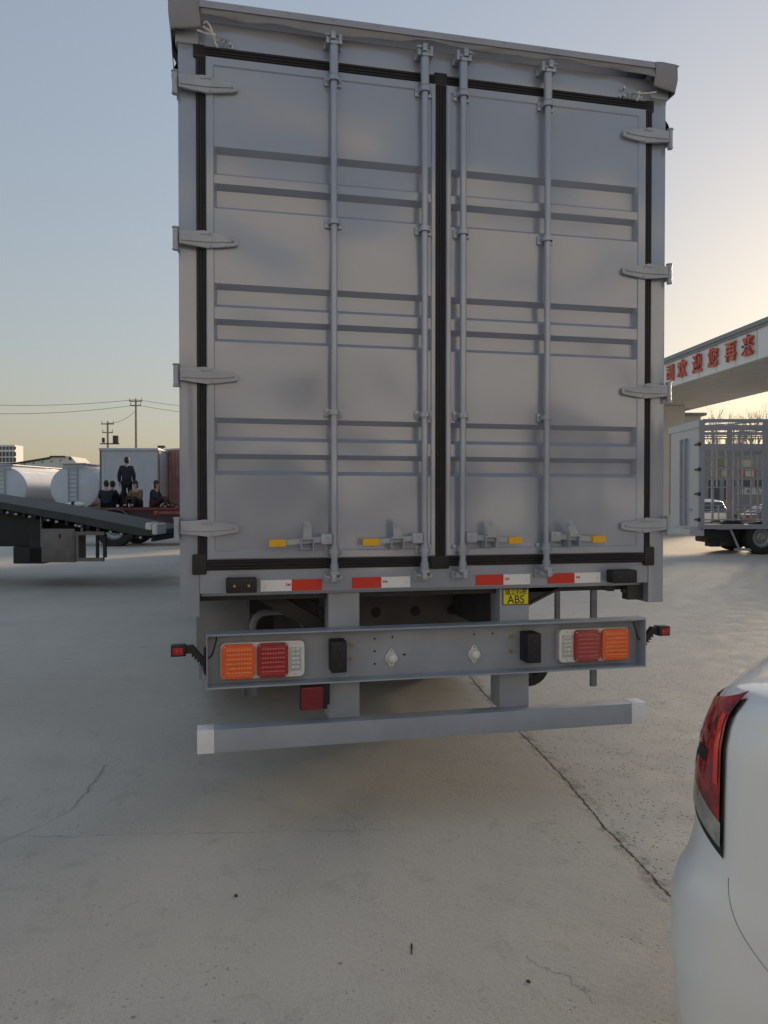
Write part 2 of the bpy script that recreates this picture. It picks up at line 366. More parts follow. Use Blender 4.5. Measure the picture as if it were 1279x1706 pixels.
# tarpaulin edge: wavy hem under the flashing and a gathered cap on both corners
def hem(u): return 3.866+.006*math.sin(u*17)+.005*math.sin(u*41+1)+.004*math.sin(u*9+2)-.014*max(0, math.sin(u*6.3+.6))
b = MB()
b.grid(90, 6, lambda u, v: (-1.16+2.33*u, -.048+.006*math.sin(u*60+v*3)*v+.012*v*v*math.sin(u*23), 3.898+(hem(u)-3.898)*v))
b.build('tarpaulin_hem', TARP, T, solid=.003)
def cap_fn(s):
    def f(u, v):   # u across from the back face round to the side, v down
        low = 3.80-.02*math.sin(u*PI)
        z = 3.925+(low-3.925)*v
        pw = .115; c = u*1.6
        if u < .45: x = 1.155+(1.272-1.155)*(u/.45); y = -.055-.004*math.sin(u/.45*PI)
        elif u < .6: t = (u-.45)/.15*PI/2; x = 1.272+.02*math.sin(t); y = -.055+.02*(1-math.cos(t))+.0
        else: x = 1.292; y = -.035+.55*(u-.6)/.4
        x += -.012*v+.006*v*math.sin(v*PI)+.008*math.sin(v*7+u*9)*v*.4; y -= .004*math.sin(v*PI)*(u < .6)
        return (s*x-(.006 if s < 0 else 0)*0, y, z)
    return f
for s in (-1, 1):
    b = MB(); b.grid(26, 10, cap_fn(s)); b.grid(8, 3, lambda u, v: (s*(1.155+.137*u), -.055+.5*v, 3.9255+.004*math.sin(u*5)))
    b.build('tarpaulin_corner', TARP, T, solid=.003)
    b = MB()   # strap end hanging down beside the post
    b.grid(6, 12, lambda u, v: (s*(1.262+.012*math.sin(v*9)+.008*math.sin(u*7)), .02+.25*u+.02*math.sin(v*6), 3.80-(.22-.06*u)*v))
    b.build('tarpaulin_flap', FLAP, T, solid=.004)
    b = MB(); b.box(*sorted((s*1.155, s*1.262)), -.012, .12, 3.745 if s < 0 else 3.76, 3.80, .012); b.build('corner_bracket', STEEL, T)
# rope and hooks
def ropehook(s, pts, xa, xb, za, zb):
    b = MB()
    for p in pts: b.tube([(x, -.055+.004*(i % 2), z) for i, (x, z) in enumerate(p)], .0042, 6)
    k = pts[0][-1]; b.sphere((k[0], -.055, k[1]), .010, 1.1, .8, 1, 8)
    b.build('tie_rope', ROPE, T)
    b = MB(); n = 3
    for k in range(n):
        cx = xa+(xb-xa)*(k+.5)/n; cz = za+(zb-za)*(k+.5)/n
        b.tube([(cx+.015*math.cos(t*PI/6), -.028-.010*(k % 2)*math.sin(t*PI/6), cz+(.011 if k % 2 == 0 else .006)*math.sin(t*PI/6)) for t in range(12)], .0032, 6, True)
    b.cyl((xb, -.03, zb), (xb, .003, zb), .006, seg=8); b.cyl((xb, -.001, zb), (xb, -.004, zb), .013, seg=12)
    b.build('tie_hook', CHROME, T)
ropehook(-1, [[(-1.162, 3.784), (-1.13, 3.778), (-1.089, 3.772)], [(-1.089, 3.772), (-1.105, 3.790), (-1.136, 3.804), (-1.134, 3.822), (-1.120, 3.828), (-1.108, 3.818), (-1.100, 3.800), (-1.089, 3.774)], [(-1.089, 3.772), (-1.084, 3.749), (-1.080, 3.733), (-1.071, 3.719)]], -1.078, -1.012, 3.770, 3.758)
ropehook(1, [[(1.158, 3.770), (1.12, 3.762), (1.080, 3.754), (1.060, 3.754)], [(1.065, 3.755), (1.062, 3.74), (1.055, 3.725), (1.049, 3.714)], [(1.070, 3.756), (1.078, 3.74), (1.068, 3.728)]], 1.055, .990, 3.752, 3.750)
b = MB(); b.tube([(.996, -.004, 3.786), (.996, -.018, 3.790), (.996, -.02, 3.80)], .005, 6); b.build('tie_hook', CHROME, T)
# lock rods
def lock_rod(x, side):
    b = MB(); b.cyl((x, -.056, 1.285), (x, -.056, 3.815), .0165, seg=18)
    b.cyl((x, -.056, 3.655), (x, -.056, 3.79), .0215, seg=18); b.cyl((x, -.056, 1.29), (x, -.056, 1.345), .0205, seg=18); b.cyl((x, -.056, 1.375), (x, -.056, 1.43), .022, seg=18)
    r = b.build('lock_rod', PAINT, T)
    for z in (3.638, 2.965, 2.065, 1.405):
        b = MB(); b.box(x-.042, x+.042, -.028, -.0155, z-.02, z+.022, .003)
        n = 8
        for k in range(n):
            a0, a1 = PI*k/n, PI*(k+1)/n
            p = [(x+r_*math.cos(a)*-1, -.056-r_*math.sin(a)) for r_, a in ((.0225, a0), (.0225, a1), (.0265, a1), (.0265, a0))]
            b.prism(p, z-.012, z+.012, 'z')
        for q in (-1, 1): b.box(x+q*.0245-.002, x+q*.0245+.002, -.056, -.026, z-.012, z+.012)
        for q in (-1, 1): b.cyl((x+q*.035, -.027, z+.003), (x+q*.035, -.033, z+.003), .005, seg=8)
        b.build('rod_bracket', PAINT, r)
    for z, d in ((3.822, 1), (1.272, -1)):
        b = MB(); b.box(x-.043, x+.043, -.012, .002, z-.022, z+.022, .004)
        for q in (-1, 1): b.box(x+q*.030-.008, x+q*.030+.008, -.072, -.01, z-.016*d-.010, z+.014*d+.008 if d > 0 else z+.016, .004)
        b.cyl((x-.036, -.06, z), (x+.036, -.06, z), .0075, seg=10)
        b.box(x-.020, x+.020, -.082, -.034, z-.026*d-.006, z-.026*d+.010, .004)
        b.box(x-.012+side*.006, x+.012+side*.006, -.088, -.045, z-.012, z+.024, .006); b.cyl((x+side*.02, -.08, z+.006), (x+side*.046, -.07, z+.012), .0045, seg=8)
        b.build('rod_keeper', GALV if d < 0 else PAINT, r)
    return r
rods = [lock_rod(-.535, -1), lock_rod(-.089, -1), lock_rod(.107, 1), lock_rod(.553, 1)]
def handle(x, d, gx0, gx1, cx, tilt, par):
    b = MB(); b.box(*sorted((x+d*.014, x+d*.068)), -.085, -.035, 1.438, 1.488, .005)
    for a, c in ((.035, -.0865),): b.cyl((x+d*a, -.084, 1.474), (x+d*a, -.09, 1.474), .009, seg=10)
    b.prism([(x+d*.06, 1.476), (x+d*.06, 1.448), (gx0, 1.435), (gx0, 1.460)], -.072, -.062)
    h = b.build('handle_arm', GALV, T, bevel=.002)
    b = MB(); b.prism(rrect(min(gx0, gx1), max(gx0, gx1), 1.429, 1.463, .004, 3), -.081, -.052); b.build('handle_grip', YEL, h, bevel=.003)
    b = MB(); M = Matrix.Translation((cx, 0, 1.47)) @ Matrix.Rotation(tilt, 4, 'Y')
    P = [(-.021, 0), (.021, 0), (.019, .05)]+[(.017*math.cos(t*PI/8), .062+.017*math.sin(t*PI/8)) for t in range(9)]+[(-.019, .05)]
    b.prism(P, -.094, -.088, M=M); b.cyl(M @ Vector((0, -.094, .062)), M @ Vector((0, -.099, .062)), .010, seg=12)
    b.box(-.030, .030, -.098, -.05, -.008, .0, .002, M=Matrix.Translation((cx, 0, 1.47)))
    b.box(cx-.030, cx-.026, -.094, -.02, 1.412, 1.464); b.box(cx+.026, cx+.030, -.094, -.02, 1.412, 1.464); b.box(cx-.026, cx+.026, -.03, -.0215, 1.408, 1.462)
    b.cyl((cx, -.03, 1.424), (cx, -.036, 1.424), .006, seg=8)
    b.build('handle_catch', GALV, T, bevel=.001)
handle(-.535, -1, -.766, -.846, -.668, 0, 0); handle(-.089, -1, -.318, -.400, -.233, R_(-4), 0)
handle(.107, 1, .341, .413, .244, 0, 0); handle(.553, 1, .797, .868, .690, R_(-24), 0)
# hinges
def hinge(s, z):
    b = MB()
    P = [(1.246, .036), (1.18, .038), (1.135, .043), (1.08, .030), (.995, .018), (.982, .010), (.982, -.014), (1.0, -.021), (1.08, -.032), (1.12, -.037), (1.18, -.030), (1.246, -.022)]
    b.prism([(s*p[0], z+p[1]) for p in P], -.038, -.0215)
    b.prism([(s*x, z+dz) for x, dz in ((1.24, .018), (1.12, .016), (1.0, .006), (1.0, -.004), (1.12, -.012), (1.24, -.010))], -.044, -.036)
    b.prism([(s*x, z+dz) for x, dz in ((1.15, .034), (1.115, .036), (1.115, .026), (1.15, .022))], -.042, -.036)
    for x, dz in ((1.105, .027), (1.105, -.026), (1.008, .0)): cap(b, s*x, z+dz, -.040 if x > 1.1 else -.040, .0055, .004)
    b.cyl((s*1.262, -.022, z-.042), (s*1.262, -.022, z+.048), .0135, seg=14); b.cyl((s*1.262, -.022, z-.052), (s*1.262, -.022, z-.042), .0165, seg=6); b.cyl((s*1.262, -.022, z+.048), (s*1.262, -.022, z+.054), .0175, seg=12)
    b.box(*sorted((s*1.2505, s*1.2575)), -.03, .07, z-.036, z+.044, .002)
    b.build('hinge', GALV, T, bevel=.002)
for z in (3.553, 2.845, 2.22, 1.515): hinge(-1, z); hinge(1, z-.002)
# reflective strips and their small prints
def strip(x0, x1, z0, z1, white_left):
    xm = x0+(x1-x0)*.5; b = MB()
    b.mi = 0 if white_left else 1; b.box(x0, xm, -.0012, .004, z0, z1)
    b.mi = 1 if white_left else 0; b.box(xm+.0005, x1, -.0012, .004, z0, z1)
    o = b.build('reflective_strip', [RWHITE, RRED], T, smooth=0)
    wx0, wx1 = (x0, xm) if white_left else (xm, x1)
    lx = wx1-.017 if white_left else wx0+.018; zz = z0+(z1-z0)*.55
    text('strip_print', '3M', .018, PINK, o, Matrix.Translation((lx, -.0016, zz)) @ FACE, .0002, 1.15, .0004)
    gx = wx0+.022 if white_left else wx1-.022
    text('strip_print', '∆', .012, GREYINK, o, Matrix.Translation((gx, -.0016, zz-.006)) @ FACE, .0002)
strip(-.880, -.587, 1.213, 1.267, True); strip(-.440, -.147, 1.217, 1.270, False); strip(.197, .489, 1.216, 1.269, False); strip(.588, .883, 1.216, 1.269, False)
# rubber stops on the sill
for x0, x1 in ((-1.042, -.900), (.918, 1.058)):
    b = MB(); b.box(x0, x1, -.068, .0025, 1.216, 1.284, .008)
    r = b.build('rubber_stop', RUB, T)
    for x in (x0+.038, x1-.038):
        b = MB(); b.cyl((x, -.0675, 1.25), (x, -.0695, 1.25), .013, .012, 14); b.build('stop_recess', BLACKINK, r)
        b = MB(); b.cyl((x, -.069, 1.25), (x, -.072, 1.25), .0075, .006, 6); b.build('stop_bolt', BRASS if x < 0 else DARK, r)
# chassis rails / bumper posts, bumper channel
for x0, x1 in ((-.546, -.390), (.349, .512)):
    b = MB(); b.box(x0, x1, .066, .20, .567, 1.188, .004); b.build('bumper_post', STEEL, T)
    b = MB(); b.box(x0+.03, x1-.03, .22, 9.0, .93, 1.158, .004); b.build('chassis_rail', DARK, T)
b = MB()
X0, X1 = -1.128, 1.126
P = [(-.035, 1.022), (-.035, 1.014), (.052, 1.014), (.052, .774), (-.035, .774), (-.035, .766), (.060, .766), (.060, 1.022)]
b.prism(P, X0, X1, 'x'); b.box(X0-.004, X0+.001, -.034, .061, .765, 1.023); b.box(X1-.001, X1+.005, -.034, .061, .765, 1.023)
bump = b.build('lamp_beam', STEEL, T, bevel=.0015)
# small holes and bolts on the beam
for x, z in ((-.316, .958), (-.225, .962), (.205, .960), (.305, .960), (-.316, .895), (-.316, .832)):
    b = MB(); b.cyl((x, .0505, z), (x, .0535, z), .0055, seg=10); b.build('beam_hole', BLACKINK, bump)
b = MB(); b.box(-.172, -.155, .0505, .053, .868, .876); b.build('beam_hole', BLACKINK, bump)
for x, z in ((-.431, .932), (-.431, .862), (.405, .939), (.405, .865)):
    b = MB(); b.cyl((x, .052, z), (x, .048, z), .012, seg=14); b.cyl((x, .048, z), (x, .040, z), .008, seg=6); b.cyl((x, .04, z), (x, .034, z), .004, seg=8); b.build('beam_bolt', BRASS, bump)
# tail lamps
def tail_lamp(x0, x1, z0, z1, mir):
    def X(u): return x0+(x1-x0)*(u if not mir else 1-u)
    b = MB(); b.prism(rrect(x0, x1, z0, z1, .024), .008, .0515); L = b.build('tail_lamp', WHITE, T, bevel=.004)
    for u0, u1, m, md, nm in ((.012, .405, ORANGE, ORLED, 'orange_lens'), (.425, .80, LRED, REDLED, 'red_lens')):
        a, c = sorted((X(u0), X(u1)))
        b = MB(); b.prism(rrect(a, c, z0+.004, z1-.004, .024), -.010, .0095)
        ln = b.build(nm, m, L, bevel=.006)
        b = MB(); ia, ic = a+.028, c-.022
        nr, nc = 6, 9
        for r in range(nr):
            z = z0+.034+(z1-z0-.066)*r/(nr-1)
            for q in range(nc):
                x = ia+(ic-ia)*q/(nc-1); b.sphere((x, -.0098, z), .0058, 1, .5, .8, 8)
        b.box(ia-.006, ic+.006, -.0108, -.0095, z0+.022, z0+.0235); b.box(ia-.006, ic+.006, -.0108, -.0095, z1-.0235, z1-.022)
        b.build('led_grid', md, ln)
        for sx_ in (a+.012, c-.012):
            for sz_ in (z0+.016, z1-.016): b = MB(); b.cyl((sx_, -.0098, sz_), (sx_, -.0125, sz_), .0035, seg=8); b.build('lens_screw', CHROME, ln)
    a, c = sorted((X(.825), X(.955)))
    b = MB(); b.prism(rrect(a, c, z0+.03, z1-.03, .005, 2), .002, .0085); cl = b.build('clear_lens', CLEARL, L, bevel=.002)
    b = MB()
    for r in range(5):
        for q in range(2):
            z = z0+.044+(z1-z0-.088)*r/4; x = a+(c-a)*(.28+.44*q); b.sphere((x, .002, z), .0105, .95, .5, 1, 10)
    b.build('led_cell', CLEARL, cl)
    for zz in (z0+.014, z1-.014): b = MB(); b.cyl(((a+c)/2, .008, zz), ((a+c)/2, .004, zz), .004, seg=8); b.build('housing_screw', CHROME, L)
tail_lamp(-1.068, -.670, .798, .972, False); tail_lamp(.655, 1.052, .800, .974, True)
# vertical rubber stops, white lamps
for x0, x1 in ((-.549, -.473), (.452, .529)):
    b = MB(); b.box(x0, x1, -.055, .0515, .818, .970, .009); r = b.build('rubber_stop', RUB, T)
    for z in (.933, .857):
        b = MB(); b.cyl(((x0+x1)/2+.004, -.0545, z), ((x0+x1)/2+.004, -.057, z), .015, .014, 14); b.build('stop_recess', BLACKINK, r)
        b = MB(); b.cyl(((x0+x1)/2+.004, -.0565, z), ((x0+x1)/2+.004, -.059, z), .008, .006, 6); b.build('stop_bolt', DARK, r)
for x in (-.232, .203):
    z = .859; P = []
    for k in range(36):
        t = 2*PI*k/36; rr = .031
        px_, pz_ = rr*math.cos(t), rr*math.sin(t)
        if abs(pz_) > .022: pz_ = math.copysign(.022+(abs(pz_)-.022)*2.9, pz_); px_ *= .78
        P.append((x+px_, z+pz_))
    b = MB(); b.prism(P, .043, .0515); L = b.build('plate_lamp', WHITE, T, bevel=.002)
    b = MB(); b.lathe([(.026, .0), (.026, .010), (.0235, .018), (.017, .024), (.008, .027), (0, .028)], Matrix.Translation((x+.004, .043, z)) @ Matrix.Rotation(PI/2, 4, 'X')); b.build('lamp_dome', WHITE, L)
    for q in (-1, 1): b = MB(); b.cyl((x, .043, z+q*.038), (x, .040, z+q*.038), .0045, seg=8); b.build('lamp_screw', BRASS, L)
# outline marker lamps on rubber arms, cables
def marker(s):
    b = MB(); zc = .93
    x = s*1.133; b.box(*sorted((x, x+s*.012)), .004, .044, .852, .955, .003)
    b.prism([(x+s*.010, .868), (x+s*.010, .905), (x+s*.060, .968), (x+s*.100, .968), (x+s*.100, .930), (x+s*.070, .930)], .008, .038)
    for k in range(4): b.box(*sorted((x+s*(.022+.012*k), x+s*(.030+.012*k))), .005, .041, .874+.013*k, .882+.013*k)
    b.box(*sorted((x+s*.092, x+s*.160)), -.004, .050, .920, .972, .004)
    o = b.build('marker_lamp', RUB, T, bevel=.002)
    b = MB(); b.prism(rrect(*sorted((x+s*.103, x+s*.152)), .928, .962, .006, 3), -.011, -.003); ln = b.build('marker_lens', LRED, o, bevel=.002)
    b = MB(); b.sphere((x+s*.115, -.0105, .946), .007, 1, .4, 1, 8); b.sphere((x+s*.133, -.0105, .946), .007, 1, .4, 1, 8); b.build('marker_bulb', RRED, ln)
    xi = s*1.128
    b = MB(); b.tube([(s*1.085, .02, 1.008), (s*1.087, .012, .985), (s*1.098, .008, .945), (s*1.108, .015, .915), (s*1.124, .02, .902)], .004, 8); b.build('marker_cable', PLAS, T)
    b = MB(); b.box(s*1.085-.014, s*1.085+.014, .008, .032, 1.003, 1.0115, .002); b.build('cable_grommet', GREEN if s < 0 else BRASS, T)
marker(-1); marker(1)
# square red lamp under the beam
b = MB(); b.prism(rrect(-.695, -.562, .636, .757, .006, 3), -.008, .064); b.box(-.575, -.5465, .02, .062, .65, .755)
L = b.build('fog_lamp', PLAS, T, bevel=.003)
b = MB(); b.prism(rrect(-.690, -.585, .641, .752, .012, 4), -.033, -.0075); ln = b.build('fog_lens', FOGR, L, bevel=.005)
b = MB()
for i in range(8): b.box(-.676+i*.0115, -.6725+i*.0115, -.0342, -.032, .660, .735)
b.build('lens_rib', FOGR, ln)
# underrun bar with white ends
b = MB(); b.box(-1.097, 1.070, .0, .095, .458, .567, .005); b.build('underrun_bar', STEEL, T)
for x0, x1 in ((-1.176, -1.0965), (1.0695, 1.153)):
    b = MB(); b.box(x0, x1, -.0015, .0965, .4565, .5685, .004); b.build('bar_end_tape', RWHITE, T)
# brand plate for the brake system
b = MB(); b.box(.364, .508, .062, .0655, 1.103, 1.187); pl = b.build('warning_sticker', BLACKINK, T, smooth=0)
b = MB(); b.box(.368, .504, .0605, .0625, 1.107, 1.183); pp = b.build('sticker_face', SIGNY, pl, smooth=0)
text('sticker_print', '瑞立科密', .0315, BLACKINK, pl, Matrix.Translation((.436, .0598, 1.168)) @ FACE, .0003, .98, .0003)
text('sticker_print', 'ABS', .061, BLACKINK, pl, Matrix.Translation((.436, .0598, 1.129)) @ FACE, .0003, .92, .0004)
# underbody: braces, cross member, mudguards, side posts, axles
def bar(b, p, q, wy, wz, up=(0, 0, 1)):
    p, q = Vector(p), Vector(q); d = (q-p); l = d.length; d.normalize(); u = d.cross(Vector(up)).normalized(); v = u.cross(d)
    M = Matrix((( d.x, u.x, v.x, p.x), (d.y, u.y, v.y, p.y), (d.z, u.z, v.z, p.z), (0, 0, 0, 1))); b.box(0, l, -wy/2, wy/2, -wz/2, wz/2, M=M)
b = MB(); bar(b, (-.90, .26, 1.20), (-.46, .26, .93), .05, .075); b.prism([(-.85, 1.188), (-.56, 1.188), (-.56, .98)], .30, .31); b.build('diagonal_brace', DARK, T)
b = MB(); b.prism([(.515, 1.188), (.515, 1.085), (.70, 1.178), (.70, 1.188)], .12, .128); bar(b, (.52, .12, 1.092), (.72, .12, 1.185), .03, .012); b.build('diagonal_brace', DARK, T)
b = MB(); b.box(-.355, .60, .95, .97, .80, 1.05); b.box(-.355, .60, .90, .97, 1.05, 1.062)
cm = b.build('cross_member', mat('brown_black_beam', (.10, .09, .088), .5, 0, .2, 8, .001, 40), T, bevel=.002)
for x in (-.12, .13, .37, .55):
    b = MB(); b.cyl((x, .948, .955), (x, .952, .955), .032, seg=18); b.build('member_hole', BLACKINK, cm)
b = MB(); b.box(-1.18, 1.18, .18, 9.4, 1.165, 1.172); b.build('subframe', DARK, T)
b = MB(); b.box(-1.19, -.905, .60, .606, .80, 1.135, .001); b.box(-1.19, -.905, .606, 1.2, 1.128, 1.134); b.cyl((-1.04, .60, 1.05), (-1.04, .592, 1.05), .008, seg=8); b.build('mudguard_plate', MUD, T)
b = MB(); A = [(-.892, .55, .80), (-.892, .55, .93)]+[(-.892+.075*(1-math.cos(t*PI/12)), .55, .95+.085*math.sin(t*PI/12)) for t in range(7)]+[(-.70, .55, 1.036), (-.50, .55, 1.036)]
b.tube(A, .019, 12); b.build('bent_tube', MUD, T)
b = MB(); b.box(-.60, -.58, .5, .56, .9, 1.0, .002); b.box(-.62, -.50, .5, .7, .93, .97, .002); b.build('cable_bracket', PLAS, T)
b = MB(); b.box(-.94, -.932, .7, .74, .53, 1.0); b.box(-.932, -.86, .735, .74, .53, 1.0); b.build('side_guard_post', MUD, T)
b = MB(); b.box(1.165, 1.205, .635, .655, .50, 1.165, .002); b.build('side_guard_post', MUD, T)
b = MB(); b.box(1.165, 1.200, 1.14, 1.16, .62, 1.165, .002); b.build('side_guard_post', MUD, T)
b = MB()
for t in range(9):
    a0, a1 = -PI/2-.5+t*.27, -PI/2-.5+(t+1)*.27
    p = [(1.045+r_*math.cos(a), .50+r_*math.sin(a)) for r_, a in ((.09, a0), (.15, a0), (.15, a1), (.09, a1))]; b.prism(p, 1.30, 1.55)
b.build('mudguard_lip', RUB, T)
b = MB(); b.prism([(.93, 1.20), (1.02, 1.20), (1.02, 1.155), (.985, 1.155)], .10, .16); b.build('wiring_box', PLAS, T)
b = MB(); b.box(1.07, 1.16, .05, .11, 1.112, 1.19, .003); b.box(1.05, 1.08, .06, .09, 1.15, 1.17, .002); b.build('post_gusset', DARK, T)
b = MB(); b.box(-1.205, -1.158, .03, .06, 1.178, 1.205, .002); b.build('wiring_clip', PLAS, T)
def wheel(parent, c, r, wd, axis='x', seg=32):
    M = Matrix.Translation(c) @ (Matrix.Rotation(PI/2, 4, 'Y') if axis == 'x' else Matrix.Rotation(PI/2, 4, 'X')); h = wd/2
    b = MB(); b.lathe([(r*.56, -h*.75), (r*.62, -h*.95), (r*.80, -h), (r*.94, -h*.92), (r, -h*.7), (r, -h*.35), (r*.985, -h*.33), (r*.985, -h*.28), (r, -h*.26), (r, h*.26), (r*.985, h*.28), (r*.985, h*.33), (r, h*.35), (r, h*.7), (r*.94, h*.92), (r*.80, h), (r*.62, h*.95), (r*.56, h*.75), (r*.56, -h*.75)], M, seg)
    t = b.build('tyre', TYRE, parent)
    b = MB()
    for s in (-1, 1):
        b.lathe([(r*.575, s*h*.80), (r*.54, s*h*.82), (r*.50, s*h*.5), (r*.36, s*h*.35), (r*.30, s*h*.55), (r*.16, s*h*.6), (r*.14, s*h*.9), (0, s*h*.92)], M, seg)
        for k in range(8): a = 2*PI*k/8; b.cyl(M @ Vector((r*.24*math.cos(a), r*.24*math.sin(a), s*h*.5)), M @ Vector((r*.24*math.cos(a), r*.24*math.sin(a), s*h*.75)), r*.03, seg=6)
    b.build('rim', RIM, t)
for s in (-1, 1):
    b = MB(); b.box(*sorted((s*.58, s*1.20)), 3.0, 3.012, .24, 1.15); b.build('dark_sheet', RUB, T)  # dark sheets added to hide the wheels in the darkness under the body
for y in (3.7, 5.0):
    for x in (-1.07, -.76, .76, 1.07): wheel(T, (x, y, .5), .5, .26)
    b = MB(); b.cyl((-1, y, .5), (1, y, .5), .07); b.sphere((0, y, .52), .2, 1.2, 1, 1); b.build('axle', DARK, T)
b = MB(); b.box(-.6, .6, 2.9, 2.95, .42, .75); b.build('axle_guard', DARK, T)
b = MB(); b.prism([(18.3, .4), (21.4, .4), (21.5, 1.5), (21.3, 3.0), (20.9, 3.6), (18.3, 3.8)], -1.2, 1.2, 'x'); b.build('cab', PAINT, T, bevel=.05)
for s in (-1, 1):
    for y in (16.2, 17.4, 20.4): wheel(T, (s*1.02, y, .5), .5, .3)
# ------------------------------------------------------------------ cars
def car_surface(L, prof_r, prof_f, prof_w, n=4.5):
    def lerp(pr, z):
        if z <= pr[0][0]: return pr[0][1]
        for (a, x), (c, y) in zip(pr, pr[1:]):
            if z <= c: t = (z-a)/(c-a); t = t; return x+(y-x)*t
        return pr[-1][1]
    def f(z, th):
        xr, xf, wd = lerp(prof_r, z), L-lerp(prof_f, z), lerp(prof_w, z)
        c, s = math.cos(th), math.sin(th); e = 2/n
        return Vector(((xr+xf)/2+(xf-xr)/2*math.copysign(abs(c)**e, c), wd*math.copysign(abs(s)**e, s), z))
    return f
def car_body(f, zs, nt=96):
    b = MB(); rings = [[b.bm.verts.new(f(z, 2*PI*k/nt)) for k in range(nt)] for z in zs]
    for a, c in zip(rings, rings[1:]):
        for k in range(nt): b.bm.faces.new((a[k], a[(k+1) % nt], c[(k+1) % nt], c[k]))
    b.bm.faces.new(rings[0][::-1]); b.bm.faces.new(rings[-1]); return b
def frange(a, c, n): return [a+(c-a)*i/n for i in range(n+1)]
def side_patch(f, zf, tf, nu=16, nv=8, off=.004):
    # patch on the body: tf(u,v)->theta, zf(u,v)->z, pushed out by off
    def g(u, v):
        z, th = zf(u, v), tf(u, v); p = f(z, th); a = f(z, th+.004)-f(z, th-.004); c = f(z+.004, th)-f(z-.004, th); nn = a.cross(c)
        if nn.length < 1e-9: return p
        nn.normalize(); return p+nn*off
    b = MB(); b.grid(nu, nv, g); return b
def generic_car(name, label, paint, loc, rz, suv=False, group=None):
    t = thing(name, label, 'car', loc, rz, group); L = 4.6; H = 1.68 if suv else 1.46; bl = .98 if suv else .92
    pr = [(.22, .12), (.5, .0), (.75, .03), (bl, .08), (bl+.02, .12 if suv else .62), (H-.12, .42 if suv else 1.25), (H, .95 if suv else 1.7)]
    pf = [(.22, .12), (.5, .0), (.66, .12), (.80, .35), (bl, 1.05), (bl+.02, 1.12), (H-.12, 1.95), (H, 2.3)]
    pw = [(.22, .84), (.5, .9), (.75, .9), (bl, .86), (bl+.02, .83), (H-.12, .66), (H, .52)]
    f = car_surface(L, pr, pf, pw, 5)
    car_body(f, frange(.22, bl, 12)+frange(bl+.02, H, 10), 64).build('body', paint, t)
    for nm, a0, a1 in (('side_window', .12, PI-.16), ('side_window', PI+.16, 2*PI-.12), ('windscreen', -.09, .09), ('rear_window', PI-.12, PI+.12)):
        side_patch(f, lambda u, v: bl+.05+(H-.16-bl-.05)*v, lambda u, v: a0+(a1-a0)*u, 24, 4, .006).build(nm, GLASS, t, smooth=60)
    for s in (-1, 1):
        side_patch(f, lambda u, v: .70+.14*v, lambda u, v: PI+s*(.25+.5*u), 8, 3, .008).build('tail_lamp', LRED, t)
        side_patch(f, lambda u, v: .58+.12*v, lambda u, v: s*(.25+.45*u), 8, 3, .008).build('headlight', CLEARL, t)
    side_patch(f, lambda u, v: .30+.12*v, lambda u, v: -.35+.7*u, 8, 3, .008).build('grille', PLAS, t)
    for x in (.85, 3.65):
        for s in (-1, 1): wheel(t, (x, s*.80, .33), .33, .22, 'y', 24)
    return t
CARW = mat('white_car_paint', (.80, .80, .785), .28, 0, .02, 3, coat=.9, rv=.02)
# the near white car: only its rear corner is in the frame
NH = R_(145)          # heading, clockwise from +Y
fwd = Vector((math.sin(NH), math.cos(NH), 0)); rgt = Vector((math.cos(NH), -math.sin(NH), 0))
corner = Vector((-.088, -1.985, 0))
org = corner-rgt*.86
NC = thing('parked_car', 'white car nearest the camera, its red tail lamp at the right edge of the photo', 'car', org, math.atan2(fwd.y, fwd.x))
pr = [(.20, .06), (.30, .025), (.42, .008), (.58, .0), (.70, .004), (.75, .016), (.785, .034), (.82, .046), (.86, .053), (1.0, .058), (1.10, .072), (1.165, .095), (1.19, .115), (1.205, .17), (1.22, .28), (1.24, .45), (1.30, .82), (1.42, 1.3), (1.46, 1.8)]
pf = [(.20, .15), (.45, 0), (.6, .05), (.78, .3), (.95, 1.1), (1.2, 1.6), (1.45, 2.1), (1.56, 2.5)]
pw = [(.20, .84), (.32, .885), (.55, .91), (.72, .912), (.80, .90), (.95, .888), (1.08, .872), (1.165, .852), (1.195, .83), (1.22, .80), (1.30, .76), (1.45, .66), (1.56, .5)]
def lerp_t(pr, z):
    if z <= pr[0][0]: return pr[0][1]
    for (a, x), (c, y) in zip(pr, pr[1:]):
        if z <= c: return x+(y-x)*(z-a)/(c-a)
    return pr[-1][1]
def cf(z, th):   # rounded-rectangle plan with a bowed rear, one contour per height
    L = 4.5; xr, xf, wd = lerp_t(pr, z), L-lerp_t(pf, z), lerp_t(pw, z); r = min(.17, wd*.4)
    q, u = divmod((th % (2*PI))/(PI/2), 1); q = int(q); v = u if q in (0, 2) else 1-u    # v: 0 at an end, 1 at the middle of a side
    sx = -1 if q in (1, 2) else 1; sy = 1 if q in (0, 1) else -1
    if q == 2 or q == 0: pass
    xm = (xr+xf)/2; hl = (xf-xr)/2
    if v < .2: y = (wd-r)*v/.2; x = hl
    elif v < .8: t = (v-.2)/.6*PI/2; y = wd-r+r*math.sin(t); x = hl-r+r*math.cos(t)
    else: y = wd; x = (hl-r)*(1-((v-.8)/.2)**.7 if 0 else 1-(v-.8)/.2)
    bow = .07*(y/wd)**2*max(0, (x-hl+.5)/.5)
    return Vector((xm+sx*(x-bow), sy*y, z))
b = car_body(cf, frange(.20, .70, 20)+frange(.715, .82, 10)+frange(.84, 1.15, 16)+frange(1.16, 1.24, 9)+frange(1.26, 1.56, 12), 360)
b.build('body', CARW, NC, smooth=50)
